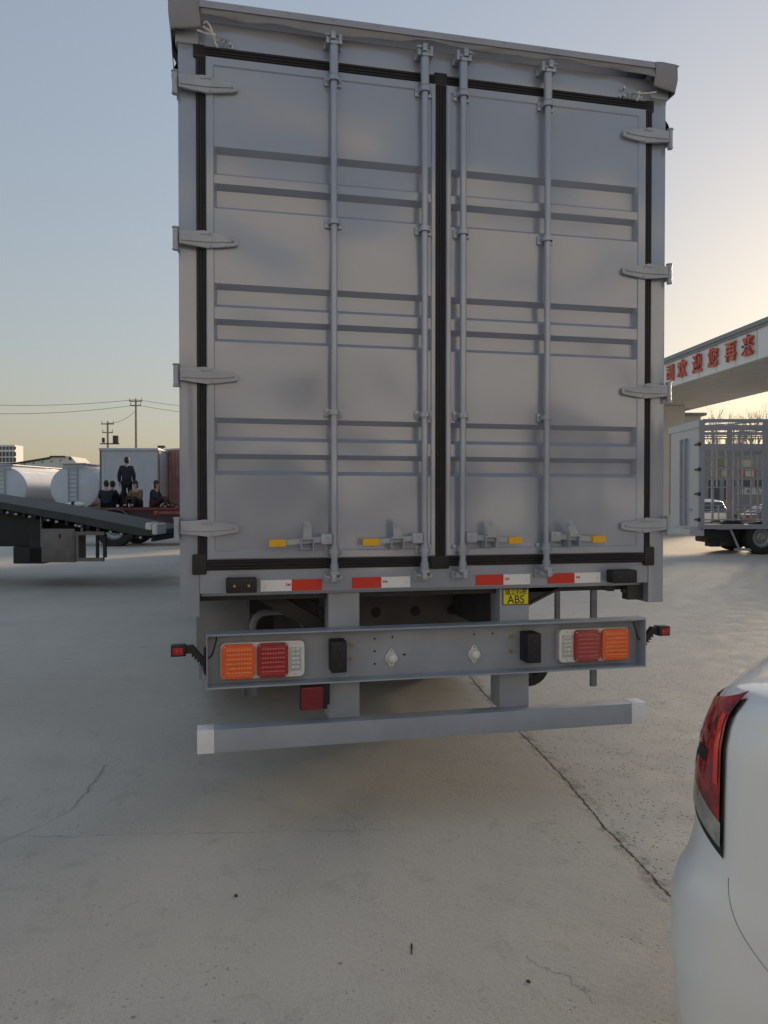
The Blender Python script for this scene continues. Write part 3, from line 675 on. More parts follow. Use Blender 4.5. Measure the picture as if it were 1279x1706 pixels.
def th_at(z, xl, lo=PI*1.0, hi=PI*1.5):   # angle on the right rear quarter where the body reaches xl
    for _ in range(40):
        m = (lo+hi)/2
        if cf(z, m).x < xl: lo = m
        else: hi = m
    return (lo+hi)/2
def lamp_layer(z_lo, z_hi, s0, s1, off, m, nm, par, nu=14, nv=16, solid=0):
    # z_lo(u), z_hi(u) edges; s0(z), s1(z) local x limits
    def zf(u, v): return z_lo(u)+(z_hi(u)-z_lo(u))*v
    def tf(u, v):
        z = zf(u, v); x = s0(z)+(s1(z)-s0(z))*u; return th_at(z, x)
    return side_patch(cf, zf, tf, nu, nv, off).build(nm, m, par, smooth=60)
def lerpt(T_, z):
    if z <= T_[0][0]: return T_[0][1]
    for (a, x), (c, y) in zip(T_, T_[1:]):
        if z <= c: return x+(y-x)*(z-a)/(c-a)
    return T_[-1][1]
NLR = mat('car_red_lens', (.36, .012, .012), .12, 0, .75, 16, coat=1, rv=.05, tint=(.10, .004, .006))
NLB = mat('car_bright_red_reflector', (.85, .03, .02), .1, 0, .2, 40, coat=1)
NLC = mat('car_clear_lens', (.42, .40, .36), .12, .35, .25, 30, coat=1)
XB = [(.78, .222), (.90, .220), (1.0, .217), (1.08, .213), (1.14, .217), (1.17, .232), (1.20, .248)]
XA = lambda z: lerpt([(.86, .080), (1.0, .085), (1.1, .098), (1.165, .122), (1.2, .165)], z)
z_top = lambda u: 1.156+.047*u
z_mid = lambda u: 1.010-.085*u
z_bot = lambda u: .948-.080*u
zb2 = lambda u: .930-.085*u
xb = lambda z: lerpt(XB, z)
NL = lamp_layer(zb2, lambda u: z_top(u)-.012, XA, xb, .004, PLAS, 'tail_lamp', NC)
lamp_layer(z_mid, lambda u: z_top(u)-.006, XA, lambda z: xb(z)-.008, .009, NLR, 'red_lens', NL)
lamp_layer(z_bot, lambda u: z_mid(u)-.004, XA, lambda z: xb(z)-.006, .0085, NLC, 'clear_lens', NL)
lamp_layer(lambda u: 1.0, lambda u: 1.15, lambda z: xb(z)-.026, lambda z: xb(z)-.014, .0105, NLB, 'light_guide', NL, 3, 10)
lamp_layer(lambda u: 1.0+.0*u, lambda u: 1.035, lambda z: XA(z)+.012, lambda z: XA(z)+.035, .0105, NLB, 'reflector', NL, 4, 4)
lamp_layer(lambda u: 1.065, lambda u: 1.085, lambda z: XA(z)+.018, lambda z: XA(z)+.036, .0105, NLB, 'reflector', NL, 4, 4)
lamp_layer(lambda u: 1.035, lambda u: 1.062, lambda z: XA(z)+.04, lambda z: XA(z)+.075, .0105, BLACKINK, 'socket', NL, 4, 4)
# bumper seam: a thin dark groove sweeping from the lamp towards the wheel
b = MB(); pts = []
for k in range(25):
    t = k/24; z = .81-.30*t; x = .233+.30*t**2.1; p = cf(z, th_at(z, x)); pts.append(p+Vector((0, -.0002, 0)))
b.tube(pts, .0006, 6); b.build('bumper_seam', DARK, NC)
for x in (.98, 3.62):
    for s in (-1, 1): wheel(NC, (x, s*.80, .34), .34, .23, 'y', 24)
for nm, a0, a1 in (('side_window', PI+.25, 2*PI-.5), ('side_window', .5, PI-.25)):
    side_patch(cf, lambda u, v: 1.24+.24*v, lambda u, v: a0+(a1-a0)*u, 24, 4, .004).build(nm, GLASS, NC, smooth=60)
side_patch(cf, lambda u, v: 1.26+.20*v, lambda u, v: PI-.1+.2*u, 12, 6, .004).build('rear_window', GLASS, NC, smooth=60)
# ------------------------------------------------------------------ left background
BRZ = -YAW
WG = mat('pale_tank_paint', (.52, .55, .61), .55, 0, .05, 2, coat=.1)
WBOX = mat('pale_blue_white_panel', (.50, .52, .57), .5, 0, .05, 2)
CREAM = mat('cream_metal', (.66, .62, .53), .5, 0, .06, 3)
REDC = mat('faded_red_sheet', (.42, .24, .21), .55, 0, .25, 2.5)
REDF = mat('dark_red_frame', (.13, .028, .028), .6, 0, .3, 3)
DSTEEL = mat('dark_deck_steel', (.045, .047, .045), .7, 0, .25, 4, .002, 30)
DKS = mat('dark_mud_steel', (.02, .02, .02), .7, 0, .3, 4, .002, 20)
BOXM = mat('grey_toolbox_metal', (.16, .15, .145), .5, .4, .15, 5, .001, 20)
WRAP = mat('white_wrapping', (.70, .68, .64), .6, 0, .05, 20, .004, 30)
# tilted low flatbed (rear end sloping down) with a toolbox
FB = thing('flatbed_trailer', 'dark flatbed trailer with sloping rear deck, grey toolbox underneath', 'trailer', vp(-4.15, 14.2), BRZ)
DQ = 14.2/1281
def lx(px): return (px-639.5)*DQ+4.15
def lz(py): return EYE-(py-832.4)*DQ
b = MB()
b.prism([(lx(-420), lz(775)), (lx(0), lz(836)), (lx(120), lz(857)), (lx(257), lz(884)), (lx(256), lz(893)), (lx(225), lz(892)), (lx(120), lz(870)), (lx(0), lz(848)), (lx(-420), lz(790))], 0, 2.3); b.build('deck', DSTEEL, FB, bevel=.01)
b = MB()
for i in range(26): px = -200+i*18; zt = lz(846+(px)*.19 if px > 0 else 846+px*.145); b.box(lx(px), lx(px)+.05, .05, 2.45, zt-.10, zt-.01)
b.build('deck_crossbar', DKS, FB)
b = MB(); b.prism([(lx(-420), lz(850)), (lx(60), lz(850)), (lx(150), lz(868)), (lx(200), lz(892)), (lx(120), lz(886)), (lx(60), lz(880)), (lx(-420), lz(905))], .5, 1.9); b.build('side_beam', DKS, FB)
b = MB(); b.box(lx(-70), lx(61), .25, 1.3, lz(912), lz(850), .02); b.box(lx(12), lx(64), .2, 2.2, lz(941), lz(912), .02); b.box(lx(40), lx(64), .2, .24, lz(938), lz(855)); b.build('mudguard', DKS, FB)
b = MB(); b.box(lx(60.5), lx(62.5), .15, .19, lz(912), lz(853)); b.build('support_rod', BOXM, FB)
b = MB(); b.box(lx(66), lx(122), .05, .6, lz(937.5), lz(881), .015); tb = b.build('toolbox', BOXM, FB)
b = MB(); b.box(lx(70), lx(119), .04, .052, lz(933), lz(884), .006); b.build('toolbox_door', BOXM, tb)
b = MB(); b.box(lx(96), lx(99), .025, .045, lz(897), lz(890), .003); b.build('latch', BLACKINK, tb)
b = MB()
for (a, c, d, e) in ((122, 171, 886, 892), (123, 169, 930, 936), (123, 128, 892, 930)): b.box(lx(a), lx(c), .06, .14, lz(e), lz(d))
for (a, c) in ((130, 134), (157, 161)): b.box(lx(a), lx(c), .10, .16, lz(888), lz(866))
b.build('side_frame', BOXM, FB)
b = MB(); b.box(lx(154), lx(158), .14, .2, lz(930), lz(892)); b.box(lx(166), lx(171), .14, .2, lz(930), lz(890)); b.build('frame_upright', DKS, FB)
b = MB()
b.box(lx(241), lx(252), .0, .5, lz(884), lz(871), .03); b.box(lx(253), lx(262), -.02, .6, lz(891), lz(873), .03); b.build('wrapped_end', WRAP, FB)

for y in (.5, 2.0): wheel(FB, (lx(-170), y, .5), .5, .4, 'y', 28)
for px in (8, 22, 45, 76, 90, 122, 128, 180, 198, 230):
    b = MB(); zt = lz(846+px*.19)-.05; b.box(lx(px), lx(px)+.05, .03, .09, zt-.04, zt, .006); b.build('deck_hook', GALV, FB)
# dark red low flatbed truck with people, wheel under it
D2 = 27.0; Q2 = D2/1281
RF = thing('flatbed_truck', 'dark red flatbed with big wheel, people sitting on its deck', 'trailer', vp((188-639.5)*Q2, D2), BRZ)
def ax(px): return (px-188)*Q2
def az(py): return EYE-(py-832.4)*Q2
b = MB(); b.box(ax(95), ax(420), 0, 2.4, az(850), az(845.5)); b.build('deck', REDF, RF)
b = MB(); b.box(ax(97), ax(415), .1, .22, az(873), az(850)); b.box(ax(215), ax(415), .9, 1.4, az(875), az(852)); b.build('frame_beam', mat('dark_red_brown_beam', (.045, .022, .026), .6, 0, .3, 3), RF)
b = MB(); b.box(ax(255), ax(262), .05, .09, az(858), az(851), .01); b.build('side_reflector', LRED, RF)
b = MB(); b.box(ax(264), ax(415), .02, .1, az(856.5), az(851.5)); b.build('side_rail', mat('worn_red_rail', (.22, .07, .06), .6, 0, .3, 5), RF)
b = MB()
for i in range(8): x = ax(266+i*18); b.tube([(x, .15, az(846)), (x+.16, .15, az(839)), (x+.3, .15, az(844)), (x+.42, .15, az(837))], .03, 6)
b.build('folded_chain', DKS, RF)
wheel(RF, (ax(188), .22, .62), .66, .42, 'y', 40)
wheel(RF, (ax(200), 1.9, .55), .55, .40, 'y', 32); wheel(RF, (ax(340), .22, .55), .55, .40, 'y', 32)
b = MB(); n = 20
for k in range(n):
    a0, a1 = .25+PI*.85*k/n, .25+PI*.85*(k+1)/n; c = (ax(188), .62)
    b.prism([(c[0]+r_*math.cos(a), c[1]+r_*math.sin(a)) for r_, a in ((.70, a0), (.73, a0), (.73, a1), (.70, a1))], -.02, .5)
b.build('mudguard', BOXM, RF)
SCR = thing('folded_cloth', 'white cloth lump with dark straps lying on the dark red deck', 'cloth', vp((118-639.5)*Q2, D2+.3, az(845)), BRZ)
b = MB(); b.sphere((0, .1, .08), .2, 1.7, 1, .6, 14); b.sphere((-.25, .0, .06), .13, 1.3, 1, .6, 12); b.build('cloth', WRAP, SCR)
b = MB(); b.box(-.06, .02, -.16, .2, .0, .2, .02); b.box(-.42, -.34, -.12, .1, .0, .13, .02); b.build('strap', DKS, SCR)
# people
SKIN = mat('skin', (.42, .25, .18), .55, 0, .05, 20); HAIR = mat('black_hair', (.012, .011, .012), .5, 0, .2, 40)
NAVY = mat('dark_navy_cloth', (.012, .017, .030), .85, 0, .25, 12, .004, 20); BLKC = mat('black_trousers', (.009, .010, .013), .85, 0, .25, 12)
MAR = mat('maroon_cloth', (.045, .012, .014), .85, 0, .25, 12); TAN = mat('tan_cloth', (.16, .105, .06), .85, 0, .2, 12); SHOE = mat('white_shoe', (.6, .6, .58), .6)
def skin(name, verts, edges, radii, m, parent, root=0, sub=2):
    me = bpy.data.meshes.new(name); me.from_pydata(verts, edges, []); o = bpy.data.objects.new(name, me); COL.objects.link(o); o.parent = parent
    d = o.modifiers.new('skin', 'SKIN'); 
    for i, r in enumerate(radii):
        sv = me.skin_vertices[0].data[i] if me.skin_vertices else None
        if sv: sv.radius = r if isinstance(r, tuple) else (r, r)
    if me.skin_vertices: me.skin_vertices[0].data[root].use_root = True
    s = o.modifiers.new('sub', 'SUBSURF'); s.levels = sub; s.render_levels = sub; me.materials.append(m)
    ev = o.evaluated_get(bpy.context.evaluated_depsgraph_get()); nm = bpy.data.meshes.new_from_object(ev); o.modifiers.clear(); o.data = nm; nm.shade_smooth(); nm.name = name
    if not nm.materials: nm.materials.append(m)
    return o
def person(label, loc, rz, J, top, bottom, group, hairlen=.0, shoes=BLACKINK, coatlen=0):
    """J: joint dictionary in metres, feet or seat at z=0, facing +y"""
    p = thing('person', label, 'person', loc, rz, group)
    V = []; E = []; Rr = []; ix = {}
    def add(k, co, r, par=None):
        ix[k] = len(V); V.append(co); Rr.append(r)
        if par is not None: E.append((ix[par], ix[k]))
    add('pel', J['pel'], (.15, .11)); add('waist', J['waist'], (.14, .10), 'pel'); add('chest', J['chest'], (.17, .11), 'waist'); add('neck0', J['neck0'], (.07, .07), 'chest'); add('neck', J['neck'], (.055, .055), 'neck0')
    add('h1', J['h1'], (.075, .085), 'neck'); add('h2', J['h2'], (.08, .095), 'h1'); add('h3', J['h3'], (.055, .065), 'h2')
    for s in ('L', 'R'):
        add('sh'+s, J['sh'+s], .06, 'chest'); add('el'+s, J['el'+s], .045, 'sh'+s); add('wr'+s, J['wr'+s], .032, 'el'+s); add('ha'+s, J['ha'+s], (.04, .022), 'wr'+s)
        h = Vector(J['ha'+s]); w_ = Vector(J['wr'+s]); d = (h-w_).normalized()
        for q in range(4): add('f%s%d' % (s, q), tuple(h+d*.08+Vector((.0, (q-1.5)*.02, 0))), .009, 'ha'+s)
        add('t%s' % s, tuple(w_+d*.05+Vector((0, .045, 0))), .010, 'wr'+s)
        add('hip'+s, J['hip'+s], .095, 'pel'); add('kn'+s, J['kn'+s], .062, 'hip'+s); add('an'+s, J['an'+s], .042, 'kn'+s); add('toe'+s, J['toe'+s], (.045, .03), 'an'+s)
    skin('body', V, E, Rr, SKIN, p)
    c = ['pel', 'waist', 'chest', 'shL', 'elL', 'wrL', 'shR', 'elR', 'wrR', 'neck0']
    co = [V[ix[k]] for k in c]; co[9] = tuple(Vector(co[9])+Vector((0, 0, .03))); ed = [(0, 1), (1, 2), (2, 3), (3, 4), (4, 5), (2, 6), (6, 7), (7, 8), (2, 9)]
    rr = [(.19, .15), (.185, .145), (.215, .15), .10, .075, .058, .10, .075, .058, (.10, .10)]
    if coatlen:
        co.append(tuple(Vector(J['pel'])-Vector((0, 0, coatlen)))); ed.append((0, 10)); rr.append((.21, .16))
    skin('jacket', co, ed, rr, top, p, 1)
    c = ['pel', 'hipL', 'knL', 'anL', 'hipR', 'knR', 'anR']; co = [V[ix[k]] for k in c]
    skin('trousers', co, [(0, 1), (1, 2), (2, 3), (0, 4), (4, 5), (5, 6)], [(.16, .13), .115, .08, .06, .115, .08, .06], bottom, p)
    b = MB()
    for s in ('L', 'R'): a = Vector(J['an'+s]); t_ = Vector(J['toe'+s]); m_ = (a+t_)/2; b.sphere((m_.x, m_.y, min(a.z, t_.z)-.005), .06, .75, 1.9, .7, 12)
    b.build('shoes', shoes, p)
    h = Vector(J['h2']); fdir = Vector(J.get('face', (0, 1, 0)))
    b = MB(); b.sphere(h-fdir*.022+Vector((0, 0, .035)), .105, .93, 1.02, .98, 18)
    if hairlen: b.sphere(h-fdir*.05-Vector((0, 0, hairlen*.5)), .10, .95, .6, .8+hairlen*4, 16)
    b.sphere(h-fdir*.034-Vector((0, 0, .035)), .094, .95, .9, .9, 16)
    b.build('hair', HAIR, p)
    b = MB(); rt = Vector((fdir.y, -fdir.x, 0))
    for q in (-1, 1): b.sphere(h+fdir*.088+rt*.032*q+Vector((0, 0, -.005)), .011, 1, 1, .7, 8)
    b.sphere(h+fdir*.088+Vector((0, 0, -.06)), .02, .9, .4, .3, 8); b.build('eyes_and_mouth', HAIR, p)
    b = MB(); b.sphere(h+fdir*.1+Vector((0, 0, -.03)), .016, .8, 1, 1.4, 8)
    for q in (-1, 1): b.sphere(h+rt*.082*q+Vector((0, 0, -.015)), .022, .4, .7, 1.2, 8)
    b.build('nose_and_ears', SKIN, p)
    return p
stand = dict(pel=(0, 0, .92), waist=(0, .01, 1.08), chest=(0, 0, 1.32), neck0=(0, 0, 1.47), neck=(0, .01, 1.53), h1=(0, .02, 1.60), h2=(0, .03, 1.68), h3=(0, .02, 1.75),
             shL=(-.19, 0, 1.41), elL=(-.255, -.03, 1.14), wrL=(-.25, .03, .90), haL=(-.25, .05, .82), shR=(.19, 0, 1.41), elR=(.26, -.05, 1.15), wrR=(.25, .03, .93), haR=(.24, .05, .85),
             hipL=(-.10, 0, .86), knL=(-.10, .02, .48), anL=(-.09, -.02, .09), toeL=(-.10, .14, .03), hipR=(.10, 0, .86), knR=(.12, .03, .48), anR=(.13, .02, .09), toeR=(.16, .17, .03), face=(-.3, .95, 0))
def sit(side=1, lean=0):
    return dict(pel=(0, 0, .13), waist=(0, .02, .28), chest=(0, .05+lean, .50), neck0=(0, .07+lean, .64), neck=(0, .09+lean, .70), h1=(0, .11+lean, .76), h2=(0, .12+lean, .84), h3=(0, .11+lean, .91),
                shL=(-.18, .05+lean, .58), elL=(-.23, .16, .36), wrL=(-.12, .32, .30), haL=(-.08, .39, .31), shR=(.18, .05+lean, .58), elR=(.23, .16, .36), wrR=(.12, .32, .30), haR=(.08, .39, .31),
                hipL=(-.10, .05, .13), knL=(-.14, .42, .36), anL=(-.13, .55, .08), toeL=(-.14, .68, .04), hipR=(.10, .05, .13), knR=(.14, .42, .36), anR=(.13, .55, .08), toeR=(.14, .68, .04))
zd = az(845.5)
GP = 'people on the dark red flatbed'
def pp(px, d=0): return vp((px-639.5)*(D2+d)/1281, D2+d, zd)
person('person in a dark suit standing upright on the flatbed, back turned', pp(211, .6), BRZ+.2, stand, NAVY, BLKC, GP, coatlen=.24, shoes=SHOE)
person('person in dark coat sitting left of the standing figure, turned away', pp(177, .4), BRZ+.3, sit(), NAVY, BLKC, GP, coatlen=.0)
person('person with dark hair sitting close behind the leftmost seated one', pp(184, 1.0), BRZ-.5, sit(), NAVY, BLKC, GP)
person('person in maroon top sitting half hidden behind the standing legs', pp(203, 1.3), BRZ-1.2, sit(), MAR, BLKC, GP, .08)
person('person with long black hair and tan top, face turned to the camera', pp(228, .5), BRZ+PI-.2, sit(), TAN, BLKC, GP, .12)
person('person in dark clothes sitting alone at the right end of the group', pp(256, .4), BRZ-1.7, sit(), NAVY, MAR, GP, .16)
# tankers
def tanker(label, px, py, D, ang):
    q = D/1281; zc = EYE-(py-832.4)*q
    t = thing('tanker_trailer', label, 'tanker', vp((px-639.5)*q, D, 0), BRZ-ang, 'pale tank trailers')
    a, c = 1.24, 1.06
    def ell(y, k, n=48): return [(a*k*math.cos(2*PI*i/n), y, zc+c*k*math.sin(2*PI*i/n)) for i in range(n)]
    b = MB(); rings = [[b.bm.verts.new(p) for p in ell(y, k)] for y, k in ((-.12, .35), (-.10, .6), (-.05, .86), (0, .985), (.03, 1), (.05, 1.012), (.08, 1.0), (9, 1), (9.1, .9))]
    for r0, r1 in zip(rings, rings[1:]):
        for k in range(48): b.bm.faces.new((r0[k], r0[(k+1) % 48], r1[(k+1) % 48], r1[k]))
    b.bm.faces.new(rings[0]); b.bm.faces.new(rings[-1]); b.build('tank', WG, t)
    b = MB(); b.box(-.55, .55, -.1, 9, zc+c-.12, zc+c+.06, .03); b.box(-.75, .75, -.3, 9, zc+c+.06, zc+c+.10); b.build('walkway', WG, t)
    b = MB()
    for x in (-.22, .22): b.cyl((x, -.17, zc-.9), (x, -.17, zc+.95), .025, seg=8)
    for i in range(9): b.cyl((-.22, -.17, zc-.85+i*.21), (.22, -.17, zc-.85+i*.21), .018, seg=6)
    b.build('ladder', STEEL, t)
    b = MB(); b.box(-.9, .9, .2, 8.5, .7, zc-c+.1); b.box(-1.2, 1.2, -.1, .0, .55, .8); b.build('chassis', DKS, t)
    for y in (1.2, 2.5, 3.8):
        for s in (-1, 1): wheel(t, (s*1.0, y, .5), .5, .45)
    return t
tanker('pale tanker with ladder on its end, beside the white box container', 124, 812, 37, R_(6))
tanker('pale tanker cut off by the left edge of the photo', 4, 814, 37.5, R_(6))
# cream tipper body raised behind the tanks
TP = thing('tipper_trailer', 'cream tipping body slanting upward behind the two tankers', 'trailer', vp((0-639.5)*46/1281, 46), BRZ)
q = 46/1281
def tx(px): return px*q
def tz(py): return EYE-(py-832.4)*q
b = MB(); b.prism([(tx(-60), tz(800)), (tx(-60), tz(786)), (tx(20), tz(776)), (tx(84), tz(761)), (tx(118), tz(760)), (tx(128), tz(772)), (tx(150), tz(790)), (tx(150), tz(800))], 0, 2.4); b.build('body', CREAM, TP, bevel=.04)
b = MB()
for i in range(9): b.box(tx(-20+i*15), tx(-20+i*15)+.08, -.03, .02, tz(781-i*1.6-2)-.06, tz(781-i*1.6-2))
bar(b, (tx(-40), -.03, tz(783)), (tx(84), -.03, tz(763)), .06, .12); b.box(tx(84), tx(110), -.1, 2.5, tz(762), tz(759.5)); b.cyl((tx(118), -.1, tz(764)), (tx(118), 2.5, tz(764)), .09, seg=10)
b.build('top_rail', DSTEEL, TP)
b = MB(); b.box(tx(-60), tx(140), .5, 1.9, .6, tz(800)); b.build('chassis', DKS, TP)
for px in (-30, 10, 90): wheel(TP, (tx(px), .3, .5), .5, .4, 'y', 20)
# white box container truck with red sheeted side
D3 = 33.5; q3 = D3/1281
BX = thing('box_container', 'white box body with flat grey rear wall behind the people', 'container', vp((168-639.5)*q3, D3), BRZ+R_(3))
def bx_(px): return (px-168)*q3
def bz_(py): return EYE-(py-832.4)*q3
b = MB(); b.box(bx_(169), bx_(262), 0, .2, bz_(878), bz_(750)); b.box(bx_(169), bx_(262), .2, 7, 1.1, bz_(750))
for i in range(19): x = bx_(172+i*4.8); b.box(x, x+.05, -.02, .0, bz_(845), bz_(757))
b.build('body', WBOX, BX)
b = MB(); b.box(bx_(165.5), bx_(264), -.12, 7, bz_(751), bz_(746.5), .05); b.build('roof', WBOX, BX)
for k in (166.5, 262): b = MB(); b.box(bx_(k), bx_(k+2), -.03, .1, 1.1, bz_(751)); b.build('corner_post', BOXM, BX)
b = MB(); b.box(bx_(180), bx_(255), .5, 6, .6, 1.1); b.build('chassis', DKS, BX)
for y in (1, 5.5):
    for x in (.35, 2.1): wheel(BX, (x, y, .5), .5, .3, 'x', 20)
RC = thing('sheeted_container', 'faded red corrugated container partly hidden by the big truck', 'container', vp((263-639.5)*36/1281, 36), BRZ-R_(35))
q4 = 36/1281
b = MB(); b.box(.25, 8, 0, 2.4, 1.2, 3.93)
for i in range(30): b.box(.3+i*.26, .3+i*.26+.12, -.05, 0, 1.3, 3.85)
b.build('body', REDC, RC)
b = MB(); b.box(-.02, .26, -.06, 2.4, 1.0, 3.95, .02); b.box(.0, 8, -.05, 2.42, 3.93, 4.0); b.build('front_frame', CREAM, RC)
b = MB(); b.box(.3, 8, .4, 2, .6, 1.2); b.build('chassis', DKS, RC)
for x in (1, 6.5): wheel(RC, (x, .3, .5), .5, .4, 'y', 20)
# utility poles and wires
POLE = mat('weathered_pole', (.26, .235, .20), .8, 0, .2, 4)
def pole(label, px, py, D, arms):
    q = D/1281; H = EYE-(py-832.4)*q
    t = thing('utility_pole', label, 'pole', vp((px-639.5)*q, D), BRZ, 'utility poles')
    b = MB(); b.cyl((0, 0, 0), (0, 0, H), .14, .09, 10); b.build('pole', POLE, t)
    b = MB()
    for z, w_ in arms: b.box(-w_, w_, -.06, .06, H-z-.05, H-z+.05)
    b.build('crossarm', POLE, t)
    b = MB()
    for z, w_ in arms:
        for x in (-w_*.9, 0, w_*.9): b.cyl((x, 0, H-z+.05), (x, 0, H-z+.3), .06, .04, 8)
    b.build('insulator', GALV, t)
    return t, H
tA, hA = pole('taller bare utility pole rising behind the white box body', 227, 666, 70, ((.15, .6), (.55, .5)))
tB, hB = pole('shorter utility pole carrying a transformer, left of the taller one', 180, 703, 72, ((.2, .6), (1.0, .5)))
b = MB(); b.cyl((.75, 0, hB-2.0), (.75, 0, hB-1.3), .28, seg=12); b.cyl((-.4, 0, hB-1.95), (-.4, 0, hB-1.5), .15, seg=10); b.box(-.7, 1.1, -.1, .1, hB-2.1, hB-2.0); b.build('transformer', DSTEEL, tB)
pA = lambda z: Vector(vp((227-639.5)*70/1281, 70, z)); 
def wire(a, c, sag, nm='overhead_wire'):
    b = MB(); a, c = Vector(a), Vector(c); pts = [a+(c-a)*t+Vector((0, 0, -4*sag*t*(1-t))) for t in [i/20 for i in range(21)]]; b.tube(pts, .018, 5); return b.build(nm, PLAS)
def wp(px, py, D): return Vector(vp((px-639.5)*D/1281, D, EYE-(py-832.4)*D/1281))
WL = [(wp(-60, 673, 62), wp(227, 666, 70), .3, 'upper overhead wire running left from the taller pole'), (wp(-60, 688, 62), wp(227, 675, 70), .35, 'lower overhead wire running left from the taller pole'),
      (wp(227, 666, 70), wp(480, 685, 90), .4, 'upper overhead wire running right behind the big truck'), (wp(227, 675, 70), wp(480, 698, 90), .4, 'lower overhead wire running right behind the big truck'), (wp(180, 705, 72), wp(227, 684, 70), .35, 'slack wire between the two utility poles')]
for a, c, s_, lb in WL: tag(wire(a, c, s_), lb, 'wire', 'overhead wires')
# small yard light above the red container
YL = thing('yard_light', 'small flat lamp head on a pole above the red container', 'street lamp', vp((270-639.5)*55/1281, 55), BRZ)
b = MB(); b.cyl((0, 0, 0), (0, 0, 5.35), .06, seg=8); b.build('pole', POLE, YL); b = MB(); b.box(-.27, .27, -.2, .2, 5.35, 5.5, .03); b.build('lamp_head', DSTEEL, YL)
# far apartment block at the left edge
AB = thing('apartment_building', 'distant white block with rows of dark windows at left edge', 'building', vp((-30-639.5)*170/1281, 170), BRZ)
qa = 170/1281
b = MB(); b.box(-2, 55*qa, 0, 4, 0, EYE+91*qa); b.build('wall', mat('white_render', (.62, .60, .58), .8, 0, .05, .5), AB)
WIN = mat('dark_window_pane', (.06, .065, .09), .2, 0, .2, 2)
for r in range(4):
    for c_ in range(9):
        b = MB(); x = .6+c_*.80; z = EYE+(53+9.5*r)*qa if r < 3 else EYE+83*qa; b.box(x, x+.60, -.05, .05, z, z+(1.0 if r < 3 else .7)); b.build('window', WIN, AB)
# ------------------------------------------------------------------ right background
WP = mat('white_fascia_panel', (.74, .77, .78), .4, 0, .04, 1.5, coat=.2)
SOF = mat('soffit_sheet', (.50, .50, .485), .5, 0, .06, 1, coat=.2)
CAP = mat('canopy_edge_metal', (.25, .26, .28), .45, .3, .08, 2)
SGR = mat('red_sign_letter', (.62, .13, .08), .45, 0, .12, 6)
ang = math.atan2(.0926, 1)
CN = thing('entrance_canopy', 'long white gate canopy with red Chinese letters on its fascia', 'canopy', vp(11.0, 30.1), BRZ+ang)
y0c, y1c = -22, 8.2
b = MB(); b.box(0, .08, y0c, y1c, 6.0, 7.02); fa = b.build('fascia', WP, CN)
b = MB()
for i in range(26): y = y1c-1.2*i; b.box(-.006, .0, y-.012, y, 6.02, 7.0)
b.build('panel_seam', CAP, CN)
b = MB(); b.box(-.10, 4.6, y0c, y1c, 7.02, 7.16); b.box(-.06, .0, y0c, y1c, 6.93, 7.02); b.build('roof', CAP, CN)
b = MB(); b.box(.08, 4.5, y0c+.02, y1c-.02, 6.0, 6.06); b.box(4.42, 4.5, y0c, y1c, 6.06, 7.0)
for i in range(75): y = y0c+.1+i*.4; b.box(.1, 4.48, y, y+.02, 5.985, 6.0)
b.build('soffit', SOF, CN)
M0 = Matrix(((0, 0, -1, 0), (-1, 0, 0, 0), (0, 1, 0, 0), (0, 0, 0, 1)))
for ch, D_ in (('司', 29.62), ('欢', 28.66), ('迎', 27.54), ('您', 26.45), ('再', 25.34), ('来', 24.33)):
    yy = (D_-30.1)*math.sqrt(1+.0926**2)
    text('sign_letter', ch, .70, SGR, CN, Matrix.Translation((-.06, yy, 6.47)) @ M0, .04, .95, .008)
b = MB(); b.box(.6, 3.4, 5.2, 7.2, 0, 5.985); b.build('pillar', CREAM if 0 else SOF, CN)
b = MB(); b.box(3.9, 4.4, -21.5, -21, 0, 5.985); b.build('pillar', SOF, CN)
GH = thing('gatehouse', 'small grey gatehouse with flat overhanging roof under the canopy', 'building', vp(12.0, 36.5), BRZ)
qg = 36.5/1281
b = MB(); b.box(0, (1166-639.5)*qg-12.0, 0, 4, 0, EYE+139*qg); b.build('wall', SOF, GH)
b = MB(); b.box(-.4, (1172-639.5)*qg-12.0, -.3, 4.3, EYE+139*qg, EYE+143.5*qg); b.build('roof', CAP, GH)
b = MB(); b.box(.8, 1.6, -.04, .02, 1.0, 3.1); b.build('door', WIN, GH)
# cage truck
D5 = 23.0; q5 = D5/1281
CG = thing('cage_truck', 'grey livestock cage truck with open bar sides under the canopy', 'truck', vp((1165-639.5)*q5, D5), BRZ)
CGM = mat('cage_grey_paint', (.32, .325, .37), .45, 0, .06, 2, coat=.2); CGD = mat('cage_door_paint', (.42, .44, .48), .4, 0, .05, 1, coat=.3)
def cx_(px): return (px-1165)*q5
def cz_(py): return EYE-(py-832.4)*q5
Wd = 2.45; Lg = 8.4
b = MB(); b.box(0, .05, .0, Wd, cz_(882), cz_(702)); 
b.box(-.03, .0, .0, Wd, cz_(712), cz_(700)); b.build('rear_door', CGD, CG)
for y in (1.0, 1.35):
    b = MB(); b.cyl((-.05, y, cz_(878)), (-.05, y, cz_(728)), .035, seg=10)
    for i in range(2): b.box(-.08, 0, y-.07, y+.07, cz_(730+i*146), cz_(727+i*146))
    b.build('lock_rod', STEEL, CG)
for i, py in enumerate((740, 782, 823, 866)):
    b = MB(); b.box(-.04, .02, .0, .30, cz_(py+1.5), cz_(py-1.5)); b.box(-.05, .03, -.03, .03, cz_(py+3), cz_(py-3)); b.build('hinge', DSTEEL, CG)
b = MB(); b.box(-.05, .0, .55, .9, cz_(851), cz_(849)); b.build('door_handle', STEEL, CG)
for y in (-.02, Wd-.12): b = MB(); b.box(.0, .14, y, y+.14, cz_(879), cz_(700)); b.build('corner_post', CGM, CG)
